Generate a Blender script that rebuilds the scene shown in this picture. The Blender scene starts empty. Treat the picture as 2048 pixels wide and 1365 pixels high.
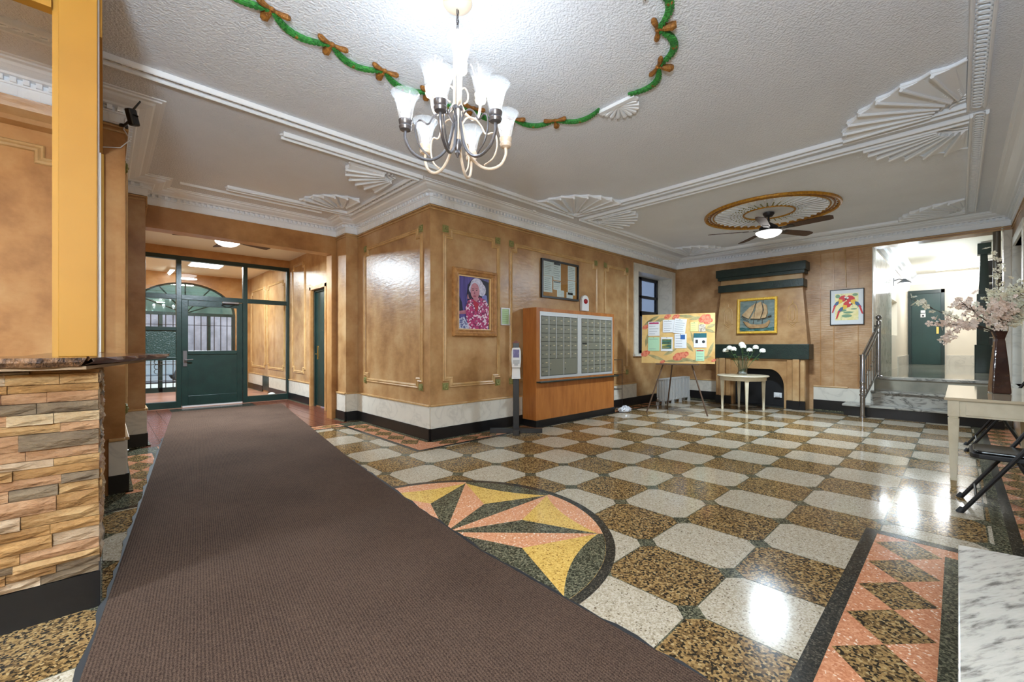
import bpy, bmesh, math, random
from mathutils import Matrix, Vector
PI = math.pi
SC = bpy.context.scene
COL = SC.collection

# ---------------------------------------------------------------- camera, world, exposure
cam_d = bpy.data.cameras.new('camera')
cam = bpy.data.objects.new('camera', cam_d)
COL.objects.link(cam)
cam_d.sensor_width = 36.0
cam_d.lens = 15.0
cam_d.shift_y = -(682.5 - 692.0) / 2048.0 
cam_d.clip_start = 0.02
cam.location = (-2.954, -4.574, 1.2)
cam.rotation_euler = (PI / 2, 0, math.radians(46.3 - 90.0))
SC.camera = cam

world = bpy.data.worlds.new('overcast_sky')
SC.world = world
world.use_nodes = True
world.node_tree.nodes['Background'].inputs[0].default_value = (0.74, 0.79, 0.88, 1)
world.node_tree.nodes['Background'].inputs[1].default_value = 2.0

SC.view_settings.view_transform = 'Standard'
SC.view_settings.look = 'None'
SC.view_settings.exposure = 1.22
SC.view_settings.gamma = 1.0
SC.view_settings.use_curve_mapping = False

# ---------------------------------------------------------------- helpers
def s(r, g, b):
    def c(v):
        v /= 255.0
        return v / 12.92 if v <= 0.04045 else ((v + 0.055) / 1.055) ** 2.4
    return (c(r), c(g), c(b), 1.0)

class MB:
    """collects shapes, then builds ONE mesh object"""
    def __init__(self):
        self.v = []; self.f = []; self.m = []; self.mi = 0
    def n(self): return len(self.v)
    def face(self, idx):
        self.f.append(tuple(idx)); self.m.append(self.mi)
    def box(self, x0, x1, y0, y1, z0, z1):
        b = len(self.v)
        self.v += [(x0,y0,z0),(x1,y0,z0),(x1,y1,z0),(x0,y1,z0),(x0,y0,z1),(x1,y0,z1),(x1,y1,z1),(x0,y1,z1)]
        for q in ((0,3,2,1),(4,5,6,7),(0,1,5,4),(1,2,6,5),(2,3,7,6),(3,0,4,7)):
            self.face([b+i for i in q])
        return self
    def cbox(self, cx, cy, z0, wx, wy, h):
        return self.box(cx-wx/2, cx+wx/2, cy-wy/2, cy+wy/2, z0, z0+h)
    def taper(self, cx, cy, z0, z1, w0, d0, w1, d1, cx1=None, cy1=None):
        cx1 = cx if cx1 is None else cx1; cy1 = cy if cy1 is None else cy1
        b = len(self.v)
        for (a, c, w, d, z) in ((cx, cy, w0, d0, z0), (cx1, cy1, w1, d1, z1)):
            self.v += [(a-w/2,c-d/2,z),(a+w/2,c-d/2,z),(a+w/2,c+d/2,z),(a-w/2,c+d/2,z)]
        for q in ((0,3,2,1),(4,5,6,7),(0,1,5,4),(1,2,6,5),(2,3,7,6),(3,0,4,7)):
            self.face([b+i for i in q])
        return self
    def prism(self, pts, a0, a1, plane='xy'):
        def P(p, a):
            return (p[0],p[1],a) if plane == 'xy' else ((p[0],a,p[1]) if plane == 'xz' else (a,p[0],p[1]))
        b = len(self.v); k = len(pts)
        self.v += [P(p, a0) for p in pts] + [P(p, a1) for p in pts]
        self.face([b+i for i in range(k)][::-1]); self.face([b+k+i for i in range(k)])
        for i in range(k):
            j = (i+1) % k
            self.face([b+i, b+j, b+k+j, b+k+i])
        return self
    def poly(self, pts):
        b = len(self.v); self.v += [tuple(p) for p in pts]
        self.face(range(b, b+len(pts))); return self
    def tube(self, pts, r, n=8, cap=True, closed=False):
        pts = [Vector(p) for p in pts]; k = len(pts)
        rr = r if isinstance(r, (list, tuple)) else [r]*k
        b = len(self.v); nrm = None
        for i, p in enumerate(pts):
            if closed: t = pts[(i+1) % k] - pts[i-1]
            else: t = pts[min(i+1, k-1)] - pts[max(i-1, 0)]
            if t.length < 1e-9: t = Vector((0,0,1))
            t.normalize()
            if nrm is None:
                a = Vector((0,0,1)) if abs(t.z) < 0.9 else Vector((1,0,0))
                nrm = t.cross(a).normalized()
            else:
                nrm = (nrm - t*nrm.dot(t))
                if nrm.length < 1e-6: nrm = t.orthogonal()
                nrm.normalize()
            bn = t.cross(nrm)
            for j in range(n):
                a = 2*PI*j/n
                q = p + (nrm*math.cos(a) + bn*math.sin(a))*rr[i]
                self.v.append((q.x, q.y, q.z))
        for i in range(k if closed else k-1):
            i2 = (i+1) % k
            for j in range(n):
                j2 = (j+1) % n
                self.face([b+i*n+j, b+i*n+j2, b+i2*n+j2, b+i2*n+j])
        if cap and not closed:
            self.face([b+j for j in range(n)][::-1]); self.face([b+(k-1)*n+j for j in range(n)])
        return self
    def lathe(self, prof, n=20, c=(0,0,0), cap=True):
        b = len(self.v); k = len(prof)
        for (r, z) in prof:
            for j in range(n):
                a = 2*PI*j/n
                self.v.append((c[0]+r*math.cos(a), c[1]+r*math.sin(a), c[2]+z))
        for i in range(k-1):
            for j in range(n):
                j2 = (j+1) % n
                self.face([b+i*n+j, b+i*n+j2, b+(i+1)*n+j2, b+(i+1)*n+j])
        if cap:
            self.face([b+j for j in range(n)][::-1]); self.face([b+(k-1)*n+j for j in range(n)])
        return self
    def ell(self, c, rx, ry, rz, n=12, k=8):
        b = len(self.v)
        for i in range(k+1):
            t = PI*i/k
            for j in range(n):
                a = 2*PI*j/n
                self.v.append((c[0]+rx*math.sin(t)*math.cos(a), c[1]+ry*math.sin(t)*math.sin(a), c[2]-rz*math.cos(t)))
        for i in range(k):
            for j in range(n):
                j2 = (j+1) % n
                self.face([b+i*n+j, b+i*n+j2, b+(i+1)*n+j2, b+(i+1)*n+j])
        return self
    def sweep(self, pts, prof, closed=False, to3=None):
        """mitred sweep: pts 2-D path, prof list of (offset to the right of travel, height)"""
        k = len(pts); rows = []
        for i in range(k):
            p = Vector(pts[i])
            def d(a, c):
                t = Vector(pts[c % k]) - Vector(pts[a % k]); t.normalize(); return Vector((t.y, -t.x))
            if closed: n0, n1 = d(i-1, i), d(i, i+1)
            else:
                n0 = d(i-1, i) if i > 0 else d(i, i+1)
                n1 = d(i, i+1) if i < k-1 else n0
            m = n0 + n1; m = m / max(m.dot(n0), 0.2)
            rows.append((p, m))
        b = len(self.v); q = len(prof)
        for p, m in rows:
            for (o, h) in prof:
                w = p + m*o
                self.v.append(to3(w.x, w.y, h) if to3 else (w.x, w.y, h))
        for i in range(k if closed else k-1):
            i2 = (i+1) % k
            for j in range(q-1):
                self.face([b+i*q+j, b+i*q+j+1, b+i2*q+j+1, b+i2*q+j])
        if not closed:
            self.face([b+j for j in range(q)]); self.face([b+(k-1)*q+j for j in range(q)][::-1])
        return self
    def since(self, mark, M):
        for i in range(mark, len(self.v)):
            p = M @ Vector(self.v[i]); self.v[i] = (p.x, p.y, p.z)
        return self
    def build(self, name, mats, parent=None, smooth=False, bev=0.0, seg=2, loc=None, kind=None):
        me = bpy.data.meshes.new(name)
        me.from_pydata(self.v, [], self.f)
        if not isinstance(mats, (list, tuple)): mats = [mats]
        for m in mats: me.materials.append(m)
        bm = bmesh.new(); bm.from_mesh(me)
        for i, f in enumerate(bm.faces):
            f.material_index = min(self.m[i], len(mats)-1) if i < len(self.m) else 0
            f.smooth = smooth
        bmesh.ops.recalc_face_normals(bm, faces=bm.faces)
        bm.to_mesh(me); bm.free()
        o = bpy.data.objects.new(name, me); COL.objects.link(o)
        if parent is not None: o.parent = parent
        if loc is not None: o.location = loc
        if smooth:
            try: me.set_sharp_from_angle(angle=math.radians(38))
            except Exception: pass
        if bev:
            md = o.modifiers.new('edge', 'BEVEL'); md.width = bev; md.segments = seg; md.limit_method = 'ANGLE'; md.angle_limit = math.radians(40)
        if kind: o['kind'] = kind
        return o

def bx(x0, x1, y0, y1, z0, z1): return MB().box(x0, x1, y0, y1, z0, z1)

def tag(o, label, cat, group=None, kind=None):
    o['label'] = label; o['category'] = cat
    if group: o['group'] = group
    if kind: o['kind'] = kind
    return o
def thing(name, label, cat, loc=(0,0,0), rz=0.0, group=None):
    o = bpy.data.objects.new(name, None); COL.objects.link(o)
    o.empty_display_size = 0.1
    o.location = loc; o.rotation_euler = (0, 0, rz)
    return tag(o, label, cat, group)
def clone(o, parent=None):
    c = o.copy(); COL.objects.link(c)
    c.parent = parent
    for ch in list(o.children): clone(ch, c)
    return c
def again(src, name=None, parent=None, loc=None, rz=None, mat=None):
    """a cheap copy of one mesh object that shares its mesh"""
    c = src.copy(); COL.objects.link(c)
    if parent is not None: c.parent = parent
    if loc is not None: c.location = loc
    if rz is not None: c.rotation_euler = (0, 0, rz)
    return c
def circ(cx, cy, r, n=24, a0=0.0, a1=2*PI, ry=None):
    ry = r if ry is None else ry
    full = abs(a1-a0-2*PI) < 1e-6
    k = n if full else n+1
    return [(cx+r*math.cos(a0+(a1-a0)*i/n), cy+ry*math.sin(a0+(a1-a0)*i/n)) for i in range(k)]
def clip(poly, x0, x1, y0, y1):
    def half(pts, inside, cut):
        out = []
        for i in range(len(pts)):
            a, c = pts[i-1], pts[i]
            ia, ic = inside(a), inside(c)
            if ic:
                if not ia: out.append(cut(a, c))
                out.append(c)
            elif ia: out.append(cut(a, c))
        return out
    def cx(X): return lambda a, c: (X, a[1]+(c[1]-a[1])*(X-a[0])/(c[0]-a[0]))
    def cy(Y): return lambda a, c: (a[0]+(c[0]-a[0])*(Y-a[1])/(c[1]-a[1]), Y)
    for ins, cut in ((lambda p: p[0] >= x0, cx(x0)), (lambda p: p[0] <= x1, cx(x1)), (lambda p: p[1] >= y0, cy(y0)), (lambda p: p[1] <= y1, cy(y1))):
        if poly: poly = half(poly, ins, cut)
    return poly
def area(p):
    return abs(sum(p[i-1][0]*p[i][1]-p[i][0]*p[i-1][1] for i in range(len(p))))/2

# ---------------------------------------------------------------- materials
def pm(name, col, rough=0.5, metal=0.0, mix=None, bump=None, spec=0.5, coat=0.0, scale=(1,1,1), emit=None, wave=None, alpha=None, trans=None):
    """procedural principled material. mix=(colour2, noise scale, detail, lo, hi[, colour3]); bump=(scale, strength[, distance])"""
    m = bpy.data.materials.new(name); m.use_nodes = True
    nt = m.node_tree; N = nt.nodes; L = nt.links
    p = N['Principled BSDF']
    p.inputs['Base Color'].default_value = col
    p.inputs['Roughness'].default_value = rough
    p.inputs['Metallic'].default_value = metal
    p.inputs['Specular IOR Level'].default_value = spec
    p.inputs['Coat Weight'].default_value = coat
    p.inputs['Coat Roughness'].default_value = 0.08
    if emit:
        p.inputs['Emission Color'].default_value = emit[0]; p.inputs['Emission Strength'].default_value = emit[1]
    if trans is not None: p.inputs['Transmission Weight'].default_value = trans
    if mix or bump or wave:
        tc = N.new('ShaderNodeTexCoord'); mp = N.new('ShaderNodeMapping')
        mp.inputs['Scale'].default_value = scale
        L.new(tc.outputs['Object'], mp.inputs['Vector'])
    if mix:
        nz = N.new('ShaderNodeTexNoise'); nz.inputs['Scale'].default_value = mix[1]; nz.inputs['Detail'].default_value = mix[2]
        nz.inputs['Roughness'].default_value = 0.6
        L.new(mp.outputs[0], nz.inputs['Vector'])
        cr = N.new('ShaderNodeValToRGB'); e = cr.color_ramp.elements
        e[0].position = mix[3]; e[0].color = col
        e[1].position = mix[4]; e[1].color = mix[0]
        if len(mix) > 5:
            q = e.new((mix[3]+mix[4])/2); q.color = mix[5]
        L.new(nz.outputs['Fac'], cr.inputs['Fac']); L.new(cr.outputs['Color'], p.inputs['Base Color'])
    if bump:
        nb = N.new('ShaderNodeTexNoise'); nb.inputs['Scale'].default_value = bump[0]; nb.inputs['Detail'].default_value = 4
        L.new(mp.outputs[0], nb.inputs['Vector'])
        bn = N.new('ShaderNodeBump'); bn.inputs['Strength'].default_value = bump[1]
        bn.inputs['Distance'].default_value = bump[2] if len(bump) > 2 else 0.01
        L.new(nb.outputs['Fac'], bn.inputs['Height']); L.new(bn.outputs['Normal'], p.inputs['Normal'])
    return m

def terrazzo(name, cols, size, rough=0.12):
    """chips of several colours: cols = [(position, colour), ...]"""
    m = bpy.data.materials.new(name); m.use_nodes = True
    nt = m.node_tree; N = nt.nodes; L = nt.links; p = N['Principled BSDF']
    tc = N.new('ShaderNodeTexCoord')
    vo = N.new('ShaderNodeTexVoronoi'); vo.inputs['Scale'].default_value = size; vo.inputs['Randomness'].default_value = 1.0
    L.new(tc.outputs['Object'], vo.inputs['Vector'])
    sx = N.new('ShaderNodeSeparateColor'); L.new(vo.outputs['Color'], sx.inputs[0])
    cr = N.new('ShaderNodeValToRGB'); cr.color_ramp.interpolation = 'CONSTANT'
    e = cr.color_ramp.elements
    e[0].position = cols[0][0]; e[0].color = cols[0][1]
    e[1].position = cols[1][0]; e[1].color = cols[1][1]
    for pos, c in cols[2:]:
        q = e.new(pos); q.color = c
    L.new(sx.outputs[0], cr.inputs['Fac'])
    nz = N.new('ShaderNodeTexNoise'); nz.inputs['Scale'].default_value = 2.3; nz.inputs['Detail'].default_value = 3
    L.new(tc.outputs['Object'], nz.inputs['Vector'])
    mx = N.new('ShaderNodeMix'); mx.data_type = 'RGBA'; mx.blend_type = 'MULTIPLY'
    mx.inputs[0].default_value = 0.35
    L.new(cr.outputs['Color'], mx.inputs[6]); L.new(nz.outputs['Color'], mx.inputs[7])
    g = N.new('ShaderNodeMix'); g.data_type = 'RGBA'
    L.new(cr.outputs['Color'], p.inputs['Base Color'])
    N.remove(mx); N.remove(g)
    p.inputs['Specular IOR Level'].default_value = 0.13
    rr = N.new('ShaderNodeMapRange'); rr.inputs[1].default_value = 0.3; rr.inputs[2].default_value = 0.7
    rr.inputs[3].default_value = rough*0.7; rr.inputs[4].default_value = rough*1.5
    L.new(nz.outputs['Fac'], rr.inputs[0]); L.new(rr.outputs[0], p.inputs['Roughness'])
    return m

def marble(name, base, vein, scale=3.0, rough=0.22, stretch=(1,1,1), amount=0.5):
    m = bpy.data.materials.new(name); m.use_nodes = True
    nt = m.node_tree; N = nt.nodes; L = nt.links; p = N['Principled BSDF']
    tc = N.new('ShaderNodeTexCoord'); mp = N.new('ShaderNodeMapping'); mp.inputs['Scale'].default_value = stretch
    mp.inputs['Rotation'].default_value = (0.5, 0.4, 0.6)
    L.new(tc.outputs['Object'], mp.inputs['Vector'])
    n1 = N.new('ShaderNodeTexNoise'); n1.inputs['Scale'].default_value = scale; n1.inputs['Detail'].default_value = 9; n1.inputs['Distortion'].default_value = 1.2
    L.new(mp.outputs[0], n1.inputs['Vector'])
    a = N.new('ShaderNodeMath'); a.operation = 'SUBTRACT'; a.inputs[1].default_value = 0.5; L.new(n1.outputs['Fac'], a.inputs[0])
    b = N.new('ShaderNodeMath'); b.operation = 'ABSOLUTE'; L.new(a.outputs[0], b.inputs[0])
    cr = N.new('ShaderNodeValToRGB'); e = cr.color_ramp.elements
    e[0].position = 0.0; e[0].color = vein
    e[1].position = 0.05*amount*2; e[1].color = base
    q = e.new(0.016*amount*2); q.color = tuple(base[i]*0.6+vein[i]*0.4 for i in range(3)) + (1,)
    q2 = e.new(0.3); q2.color = tuple(min(1, base[i]*1.06) for i in range(3)) + (1,)
    L.new(b.outputs[0], cr.inputs['Fac']); L.new(cr.outputs['Color'], p.inputs['Base Color'])
    p.inputs['Roughness'].default_value = rough
    return m

def streaked(name, cols, scale, rot, rough):
    m = bpy.data.materials.new(name); m.use_nodes = True
    nt = m.node_tree; N = nt.nodes; L = nt.links; p = N['Principled BSDF']
    tc = N.new('ShaderNodeTexCoord'); mr = N.new('ShaderNodeMapping'); mr.inputs['Rotation'].default_value = (0, 0, rot)
    mp = N.new('ShaderNodeMapping'); mp.inputs['Scale'].default_value = scale
    L.new(tc.outputs['Object'], mr.inputs['Vector']); L.new(mr.outputs[0], mp.inputs['Vector'])
    n1 = N.new('ShaderNodeTexNoise'); n1.inputs['Scale'].default_value = 1.0; n1.inputs['Detail'].default_value = 7; n1.inputs['Roughness'].default_value = 0.62; n1.inputs['Distortion'].default_value = 0.35
    L.new(mp.outputs[0], n1.inputs['Vector'])
    cr = N.new('ShaderNodeValToRGB'); e = cr.color_ramp.elements
    e[0].position, e[0].color = cols[0]; e[1].position, e[1].color = cols[-1]
    for pos, c in cols[1:-1]:
        q = e.new(pos); q.color = c
    L.new(n1.outputs['Fac'], cr.inputs['Fac']); L.new(cr.outputs['Color'], p.inputs['Base Color'])
    p.inputs['Roughness'].default_value = rough
    return m

def thin_glass(name, tint=(0.95, 0.98, 0.97, 1), gloss=0.08, rough=0.0):
    m = bpy.data.materials.new(name); m.use_nodes = True
    nt = m.node_tree; N = nt.nodes; L = nt.links
    for x in list(N):
        if x.type == 'BSDF_PRINCIPLED': N.remove(x)
    out = [x for x in N if x.type == 'OUTPUT_MATERIAL'][0]
    t = N.new('ShaderNodeBsdfTransparent'); t.inputs[0].default_value = tint
    g = N.new('ShaderNodeBsdfGlossy'); g.inputs['Roughness'].default_value = rough
    fr = N.new('ShaderNodeLayerWeight'); fr.inputs[0].default_value = 0.16
    mu = N.new('ShaderNodeMath'); mu.operation = 'MULTIPLY_ADD'; mu.inputs[1].default_value = 0.5; mu.inputs[2].default_value = gloss*0.5
    L.new(fr.outputs['Fresnel'], mu.inputs[0])
    mx = N.new('ShaderNodeMixShader')
    L.new(mu.outputs[0], mx.inputs[0]); L.new(t.outputs[0], mx.inputs[1]); L.new(g.outputs[0], mx.inputs[2])
    L.new(mx.outputs[0], out.inputs['Surface'])
    return m

def plaster(name, c1, c2, c3, rough=0.34, streak=(6, 6, 15), strength=0.4):
    """trowelled, glazed ochre wall plaster"""
    m = bpy.data.materials.new(name); m.use_nodes = True
    nt = m.node_tree; N = nt.nodes; L = nt.links; p = N['Principled BSDF']
    tc = N.new('ShaderNodeTexCoord')
    n1 = N.new('ShaderNodeTexNoise'); n1.inputs['Scale'].default_value = 2.2; n1.inputs['Detail'].default_value = 8; n1.inputs['Roughness'].default_value = 0.62
    L.new(tc.outputs['Object'], n1.inputs['Vector'])
    cr = N.new('ShaderNodeValToRGB'); e = cr.color_ramp.elements
    e[0].position = 0.30; e[0].color = c1; e[1].position = 0.72; e[1].color = c3
    q = e.new(0.5); q.color = c2
    L.new(n1.outputs['Fac'], cr.inputs['Fac']); L.new(cr.outputs['Color'], p.inputs['Base Color'])
    mp = N.new('ShaderNodeMapping'); mp.inputs['Scale'].default_value = streak
    L.new(tc.outputs['Object'], mp.inputs['Vector'])
    n2 = N.new('ShaderNodeTexNoise'); n2.inputs['Scale'].default_value = 1.6; n2.inputs['Detail'].default_value = 5
    L.new(mp.outputs[0], n2.inputs['Vector'])
    bn = N.new('ShaderNodeBump'); bn.inputs['Strength'].default_value = strength; bn.inputs['Distance'].default_value = 0.006
    L.new(n2.outputs['Fac'], bn.inputs['Height']); L.new(bn.outputs['Normal'], p.inputs['Normal'])
    p.inputs['Roughness'].default_value = rough
    return m

M = {}
M['plaster'] = plaster('ochre_plaster', s(144,102,62), s(180,140,94), s(202,170,126), strength=0.4)
M['plaster_mat'] = plaster('ochre_plaster_matt', s(146,96,48), s(184,132,76), s(204,160,104), rough=0.62, strength=0.4)
M['plaster_lin'] = plaster('ochre_combed_plaster', s(142,102,64), s(176,136,94), s(204,170,132), rough=0.34, streak=(4, 4, 42), strength=0.7)
M['plaster_dk'] = plaster('ochre_plaster_deep', s(144,96,52), s(174,126,74), s(194,152,102))
M['pane_mould'] = pm('ochre_moulding', s(204,168,116), 0.35, mix=(s(178,136,84), 6, 5, 0.35, 0.7), bump=(60, 0.3, 0.004))
M['ceil'] = pm('ceiling_plaster', s(236,241,250), 0.7, bump=(70, 0.9, 0.012), mix=(s(228,233,242), 0.8, 3, 0.4, 0.7))
M['white'] = pm('white_moulding', s(242,246,252), 0.55, bump=(90, 0.25, 0.004))
M['cream'] = pm('cream_paint', s(236,226,208), 0.5)
M['black'] = pm('black_gloss_base', s(20,20,22), 0.35, bump=(30, 0.1))
M['dado'] = marble('dado_marble', s(216,211,199), s(200,195,184), 3.0, 0.3, amount=0.5)
M['carrara'] = streaked('carrara_marble', [(0.33, s(112,108,102)), (0.42, s(164,160,152)), (0.5, s(188,184,174)), (0.7, s(198,193,183))], (9, 52, 9), math.radians(28), 0.16)
M['greymarble'] = marble('grey_marble', s(170,168,160), s(96,96,92), 3.2, 0.2, stretch=(1, 1, 2.5), amount=0.9)
M['hallfloor'] = pm('hall_terrazzo', s(176,172,156), 0.06, mix=(s(120,122,114), 1.2, 4, 0.35, 0.7))
M['t_white'] = terrazzo('terrazzo_white', [(0.0, s(174,161,140)), (0.3, s(189,178,158)), (0.62, s(160,147,125)), (0.8, s(197,187,170)), (0.965, s(112,97,78))], 150)
M['t_tan'] = terrazzo('terrazzo_tan', [(0.0, s(46,39,31)), (0.24, s(148,117,74)), (0.45, s(114,89,55)), (0.62, s(160,130,84)), (0.8, s(92,71,44)), (0.93, s(176,150,106))], 105)
M['t_green'] = terrazzo('terrazzo_dark', [(0.0, s(56,56,44)), (0.35, s(82,82,66)), (0.6, s(108,106,86)), (0.85, s(134,128,104)), (0.95, s(40,40,34))], 130)
M['t_black'] = terrazzo('terrazzo_black', [(0.0, s(44,42,38)), (0.4, s(66,62,54)), (0.7, s(54,50,44)), (0.9, s(92,86,74))], 150)
M['t_pink'] = terrazzo('terrazzo_pink', [(0.0, s(196,132,96)), (0.3, s(206,144,108)), (0.6, s(186,120,86)), (0.85, s(214,158,124)), (0.955, s(230,206,184))], 120)
M['t_salmon'] = terrazzo('terrazzo_salmon', [(0.0, s(212,150,112)), (0.35, s(222,164,126)), (0.65, s(204,138,100)), (0.94, s(238,214,190))], 130)
M['t_yellow'] = terrazzo('terrazzo_yellow', [(0.0, s(214,176,94)), (0.35, s(226,190,108)), (0.65, s(202,160,80)), (0.93, s(150,112,52))], 130)
M['quarry'] = pm('quarry_tile', s(112,62,44), 0.2, mix=(s(84,46,36), 3, 4, 0.35, 0.7), bump=(20, 0.1))
M['greenp'] = pm('dark_green_paint', s(23,47,43), 0.32, mix=(s(18,38,36), 5, 4, 0.4, 0.7), bump=(25, 0.15))
M['greenf'] = pm('mantel_green', s(29,47,41), 0.4, mix=(s(20,35,31), 8, 5, 0.35, 0.7), bump=(40, 0.25))
M['wire'] = pm('wired_dark_glass', s(44,66,62), 0.25, bump=(45, 0.8, 0.01))
M['glass'] = thin_glass('clear_glass')
M['bulbglass'] = thin_glass('shade_glass', (0.97, 0.98, 1.0, 1), 0.3, 0.08)
_g = M['bulbglass'].node_tree; _o = [x for x in _g.nodes if x.type == 'OUTPUT_MATERIAL'][0]; _s = _o.inputs['Surface'].links[0].from_socket
_tl = _g.nodes.new('ShaderNodeBsdfTranslucent'); _tl.inputs[0].default_value = (0.95, 0.97, 1, 1); _mx = _g.nodes.new('ShaderNodeMixShader'); _mx.inputs[0].default_value = 0.07
_g.links.new(_s, _mx.inputs[1]); _g.links.new(_tl.outputs[0], _mx.inputs[2]); _g.links.new(_mx.outputs[0], _o.inputs['Surface'])
M['gold'] = pm('gilt', s(206,152,44), 0.35, mix=(s(150,98,28), 30, 4, 0.35, 0.7), bump=(90, 0.5, 0.006), metal=0.25)
M['bronze'] = pm('bow_bronze', s(168,112,44), 0.45, mix=(s(108,66,22), 40, 4, 0.35, 0.7), bump=(120, 0.9, 0.008), metal=0.15)
M['leafgreen'] = pm('garland_green', s(58,150,62), 0.5, mix=(s(24,96,38), 60, 4, 0.4, 0.65), bump=(110, 0.9, 0.008))
M['rosette'] = pm('rosette_green', s(148,142,84), 0.45, mix=(s(112,118,62), 60, 3, 0.4, 0.7), bump=(100, 0.6, 0.006))
M['chrome'] = pm('brushed_steel', s(176,178,184), 0.22, metal=1.0)
M['iron'] = pm('wrought_iron', s(30,30,34), 0.45)
M['ivory'] = pm('ivory_metal', s(228,208,186), 0.35)
M['pewter'] = pm('pewter', s(120,118,122), 0.3, metal=0.7)
M['ivorypaint'] = pm('ivory_furniture_paint', s(226,216,190), 0.28, mix=(s(206,194,164), 6, 5, 0.45, 0.8), coat=0.25)
M['tabletop'] = pm('ivory_lacquer_top', s(206,192,164), 0.06, coat=0.6)
M['oak'] = pm('varnished_wood', s(190,122,60), 0.35, mix=(s(160,94,42), 2.4, 6, 0.3, 0.7), scale=(6, 6, 1.0), bump=(30, 0.1))
M['steelgrey'] = pm('mailbox_grey', s(124,124,110), 0.45, metal=0.15)
M['alu'] = pm('aluminium_trim', s(206,208,210), 0.4, metal=0.4)
M['dkwood'] = pm('walnut_blade', s(74,46,38), 0.45, mix=(s(50,30,26), 4, 5, 0.35, 0.7), scale=(1, 8, 1))
M['mat'] = None
M['rubber'] = pm('black_rubber', s(34,36,40), 0.6)
M['cork'] = pm('cork', s(190,128,62), 0.8, mix=(s(168,108,48), 60, 3, 0.4, 0.7))
M['paper'] = pm('paper_white', s(226,228,230), 0.7)
M['ink'] = pm('print_grey', s(128,132,138), 0.7)
M['blackpaint'] = pm('black_paint', s(26,26,28), 0.4)
M['yellow'] = pm('yellow_paint', s(164,116,28), 0.62, mix=(s(154,107,22), 1.5, 3, 0.4, 0.7))
M['yellowdk'] = pm('yellow_paint_edge', s(168,122,34), 0.6)
M['beige'] = pm('beige_board', s(150,124,94), 0.6)
M['plastic'] = pm('white_plastic', s(226,226,226), 0.35)
M['leather'] = pm('black_vinyl', s(16,15,15), 0.25, bump=(120, 0.15, 0.003))
M['stone_rad'] = pm('radiator_paint', s(188,188,186), 0.4, metal=0.2)
def lit(name, col, k): return pm(name, (1,1,1,1), 0.5, emit=(col, k))
# ================================================================ STRUCTURE
ZC = 3.19      # ceiling
XB = 6.75      # fireplace wall
YR = -5.13     # wall on the far side of the table
XE = -7.2      # end of the room behind the camera
W = 0.15

def structure(o, label, cat): return tag(o, label, cat, kind='structure')

# ---- floors
fl = bx(XE, XB, YR, 0.12, -0.12, 0.0).box(-2.83, 0.0, 0.12, 2.02, -0.12, 0.0).build('floor', M['t_green'])
structure(fl, 'polished terrazzo lobby floor with pale octagons and a star medallion', 'floor')
random.seed(4)
GX, GY, GS, CH = -0.565, -3.742, 0.4800, 0.066
REG = [(XE+0.02, XB-0.34, -4.153, -0.357), (-2.47, -0.395, -0.357, 1.70), (0.69, 0.9, -4.725, -4.1531)]
for i in range(-14, 15):
    for j in range(-4, 12):
        x0, y0 = GX + i*GS, GY + j*GS
        x1, y1 = x0 + GS, y0 + GS
        g = 0.004
        oc = [(x0+CH, y0+g), (x1-CH, y0+g), (x1-g, y0+CH), (x1-g, y1-CH), (x1-CH, y1-g), (x0+CH, y1-g), (x0+g, y1-CH), (x0+g, y0+CH)]
        for k, (a, b, c, d) in enumerate(REG):
            if k == 0 and x0 >= 0.69: c = -4.725
            if k == 2 and not (x0 < 0.69 < x1): continue
            p = clip(oc, a, b, c, d)
            if len(p) < 3 or area(p) < 0.004: continue
            mx = sum(q[0] for q in p)/len(p); my = sum(q[1] for q in p)/len(p)
            if k == 1 and -2.3 < mx < -1.6: continue               # wholly under the runner
            if -2.5 < mx < -1.75 and -3.6 < my < 1.7: continue    # wholly under the runner
            if math.hypot(mx+1.37, my+2.3) < 0.72: continue        # under the medallion
            wh = (i + j) % 2 == 0
            MB().prism(p, -0.004, 0.0010).build('octagon_panel' if wh else 'square_panel', M['t_white'] if wh else M['t_tan'], fl)
# border lines (black) and the pink band with tan lozenges
def border(pts, w=0.06, closed=False, z=0.0016, m='t_black', name='border_strip'):
    MB().sweep(pts, [(0, -0.003), (0, z), (w, z), (w, -0.003)], closed).build(name, M[m], fl)
IN = [(XE+0.2, -0.357), (-2.47, -0.357), (-2.47, 1.70), (-0.395, 1.70), (-0.395, -0.357), (XB-0.34, -0.357), (XB-0.34, -4.725), (0.615, -4.725), ]
border([(XE+0.2, -0.357), (-2.47, -0.357), (-2.47, 1.70), (-0.395, 1.70), (-0.395, -0.357), (XB-0.34, -0.357), (XB-0.34, -4.79), (0.615, -4.79)], -0.055)
border([(0.676, -4.725), (0.676, -4.153), (XE+0.2, -4.153)], -0.062)
def band(ax, ay, bx_, by_, wid, step=0.318, inner=1):
    """pink band from a to b lying to the right of travel, with tan lozenges"""
    t = Vector((bx_-ax, by_-ay)); L_ = t.length; t.normalize(); n = Vector((t.y, -t.x))
    P = lambda u, v: ((ax + t.x*u + n.x*v), (ay + t.y*u + n.y*v))
    MB().prism([P(0, 0), P(L_, 0), P(L_, wid), P(0, wid)], -0.003, 0.0008).build('pink_band', M['t_pink'], fl)
    k = int(L_/step)
    for i in range(k):
        u = (i+0.5)*step*L_/(k*step) if k else 0
        h = step*0.5
        h = L_/k*0.5
        q = [P(u-h, 0.5*wid), P(u, 0.008), P(u+h, 0.5*wid), P(u, wid-0.008)]
        MB().prism(q, -0.003, 0.0013).build('tan_lozenge', M['t_tan'], fl)
band(0.614, -4.521, XE+0.3, -4.521, 0.305)
border([(0.58, -4.575), (XE+0.2, -4.575)], -0.055)
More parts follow.
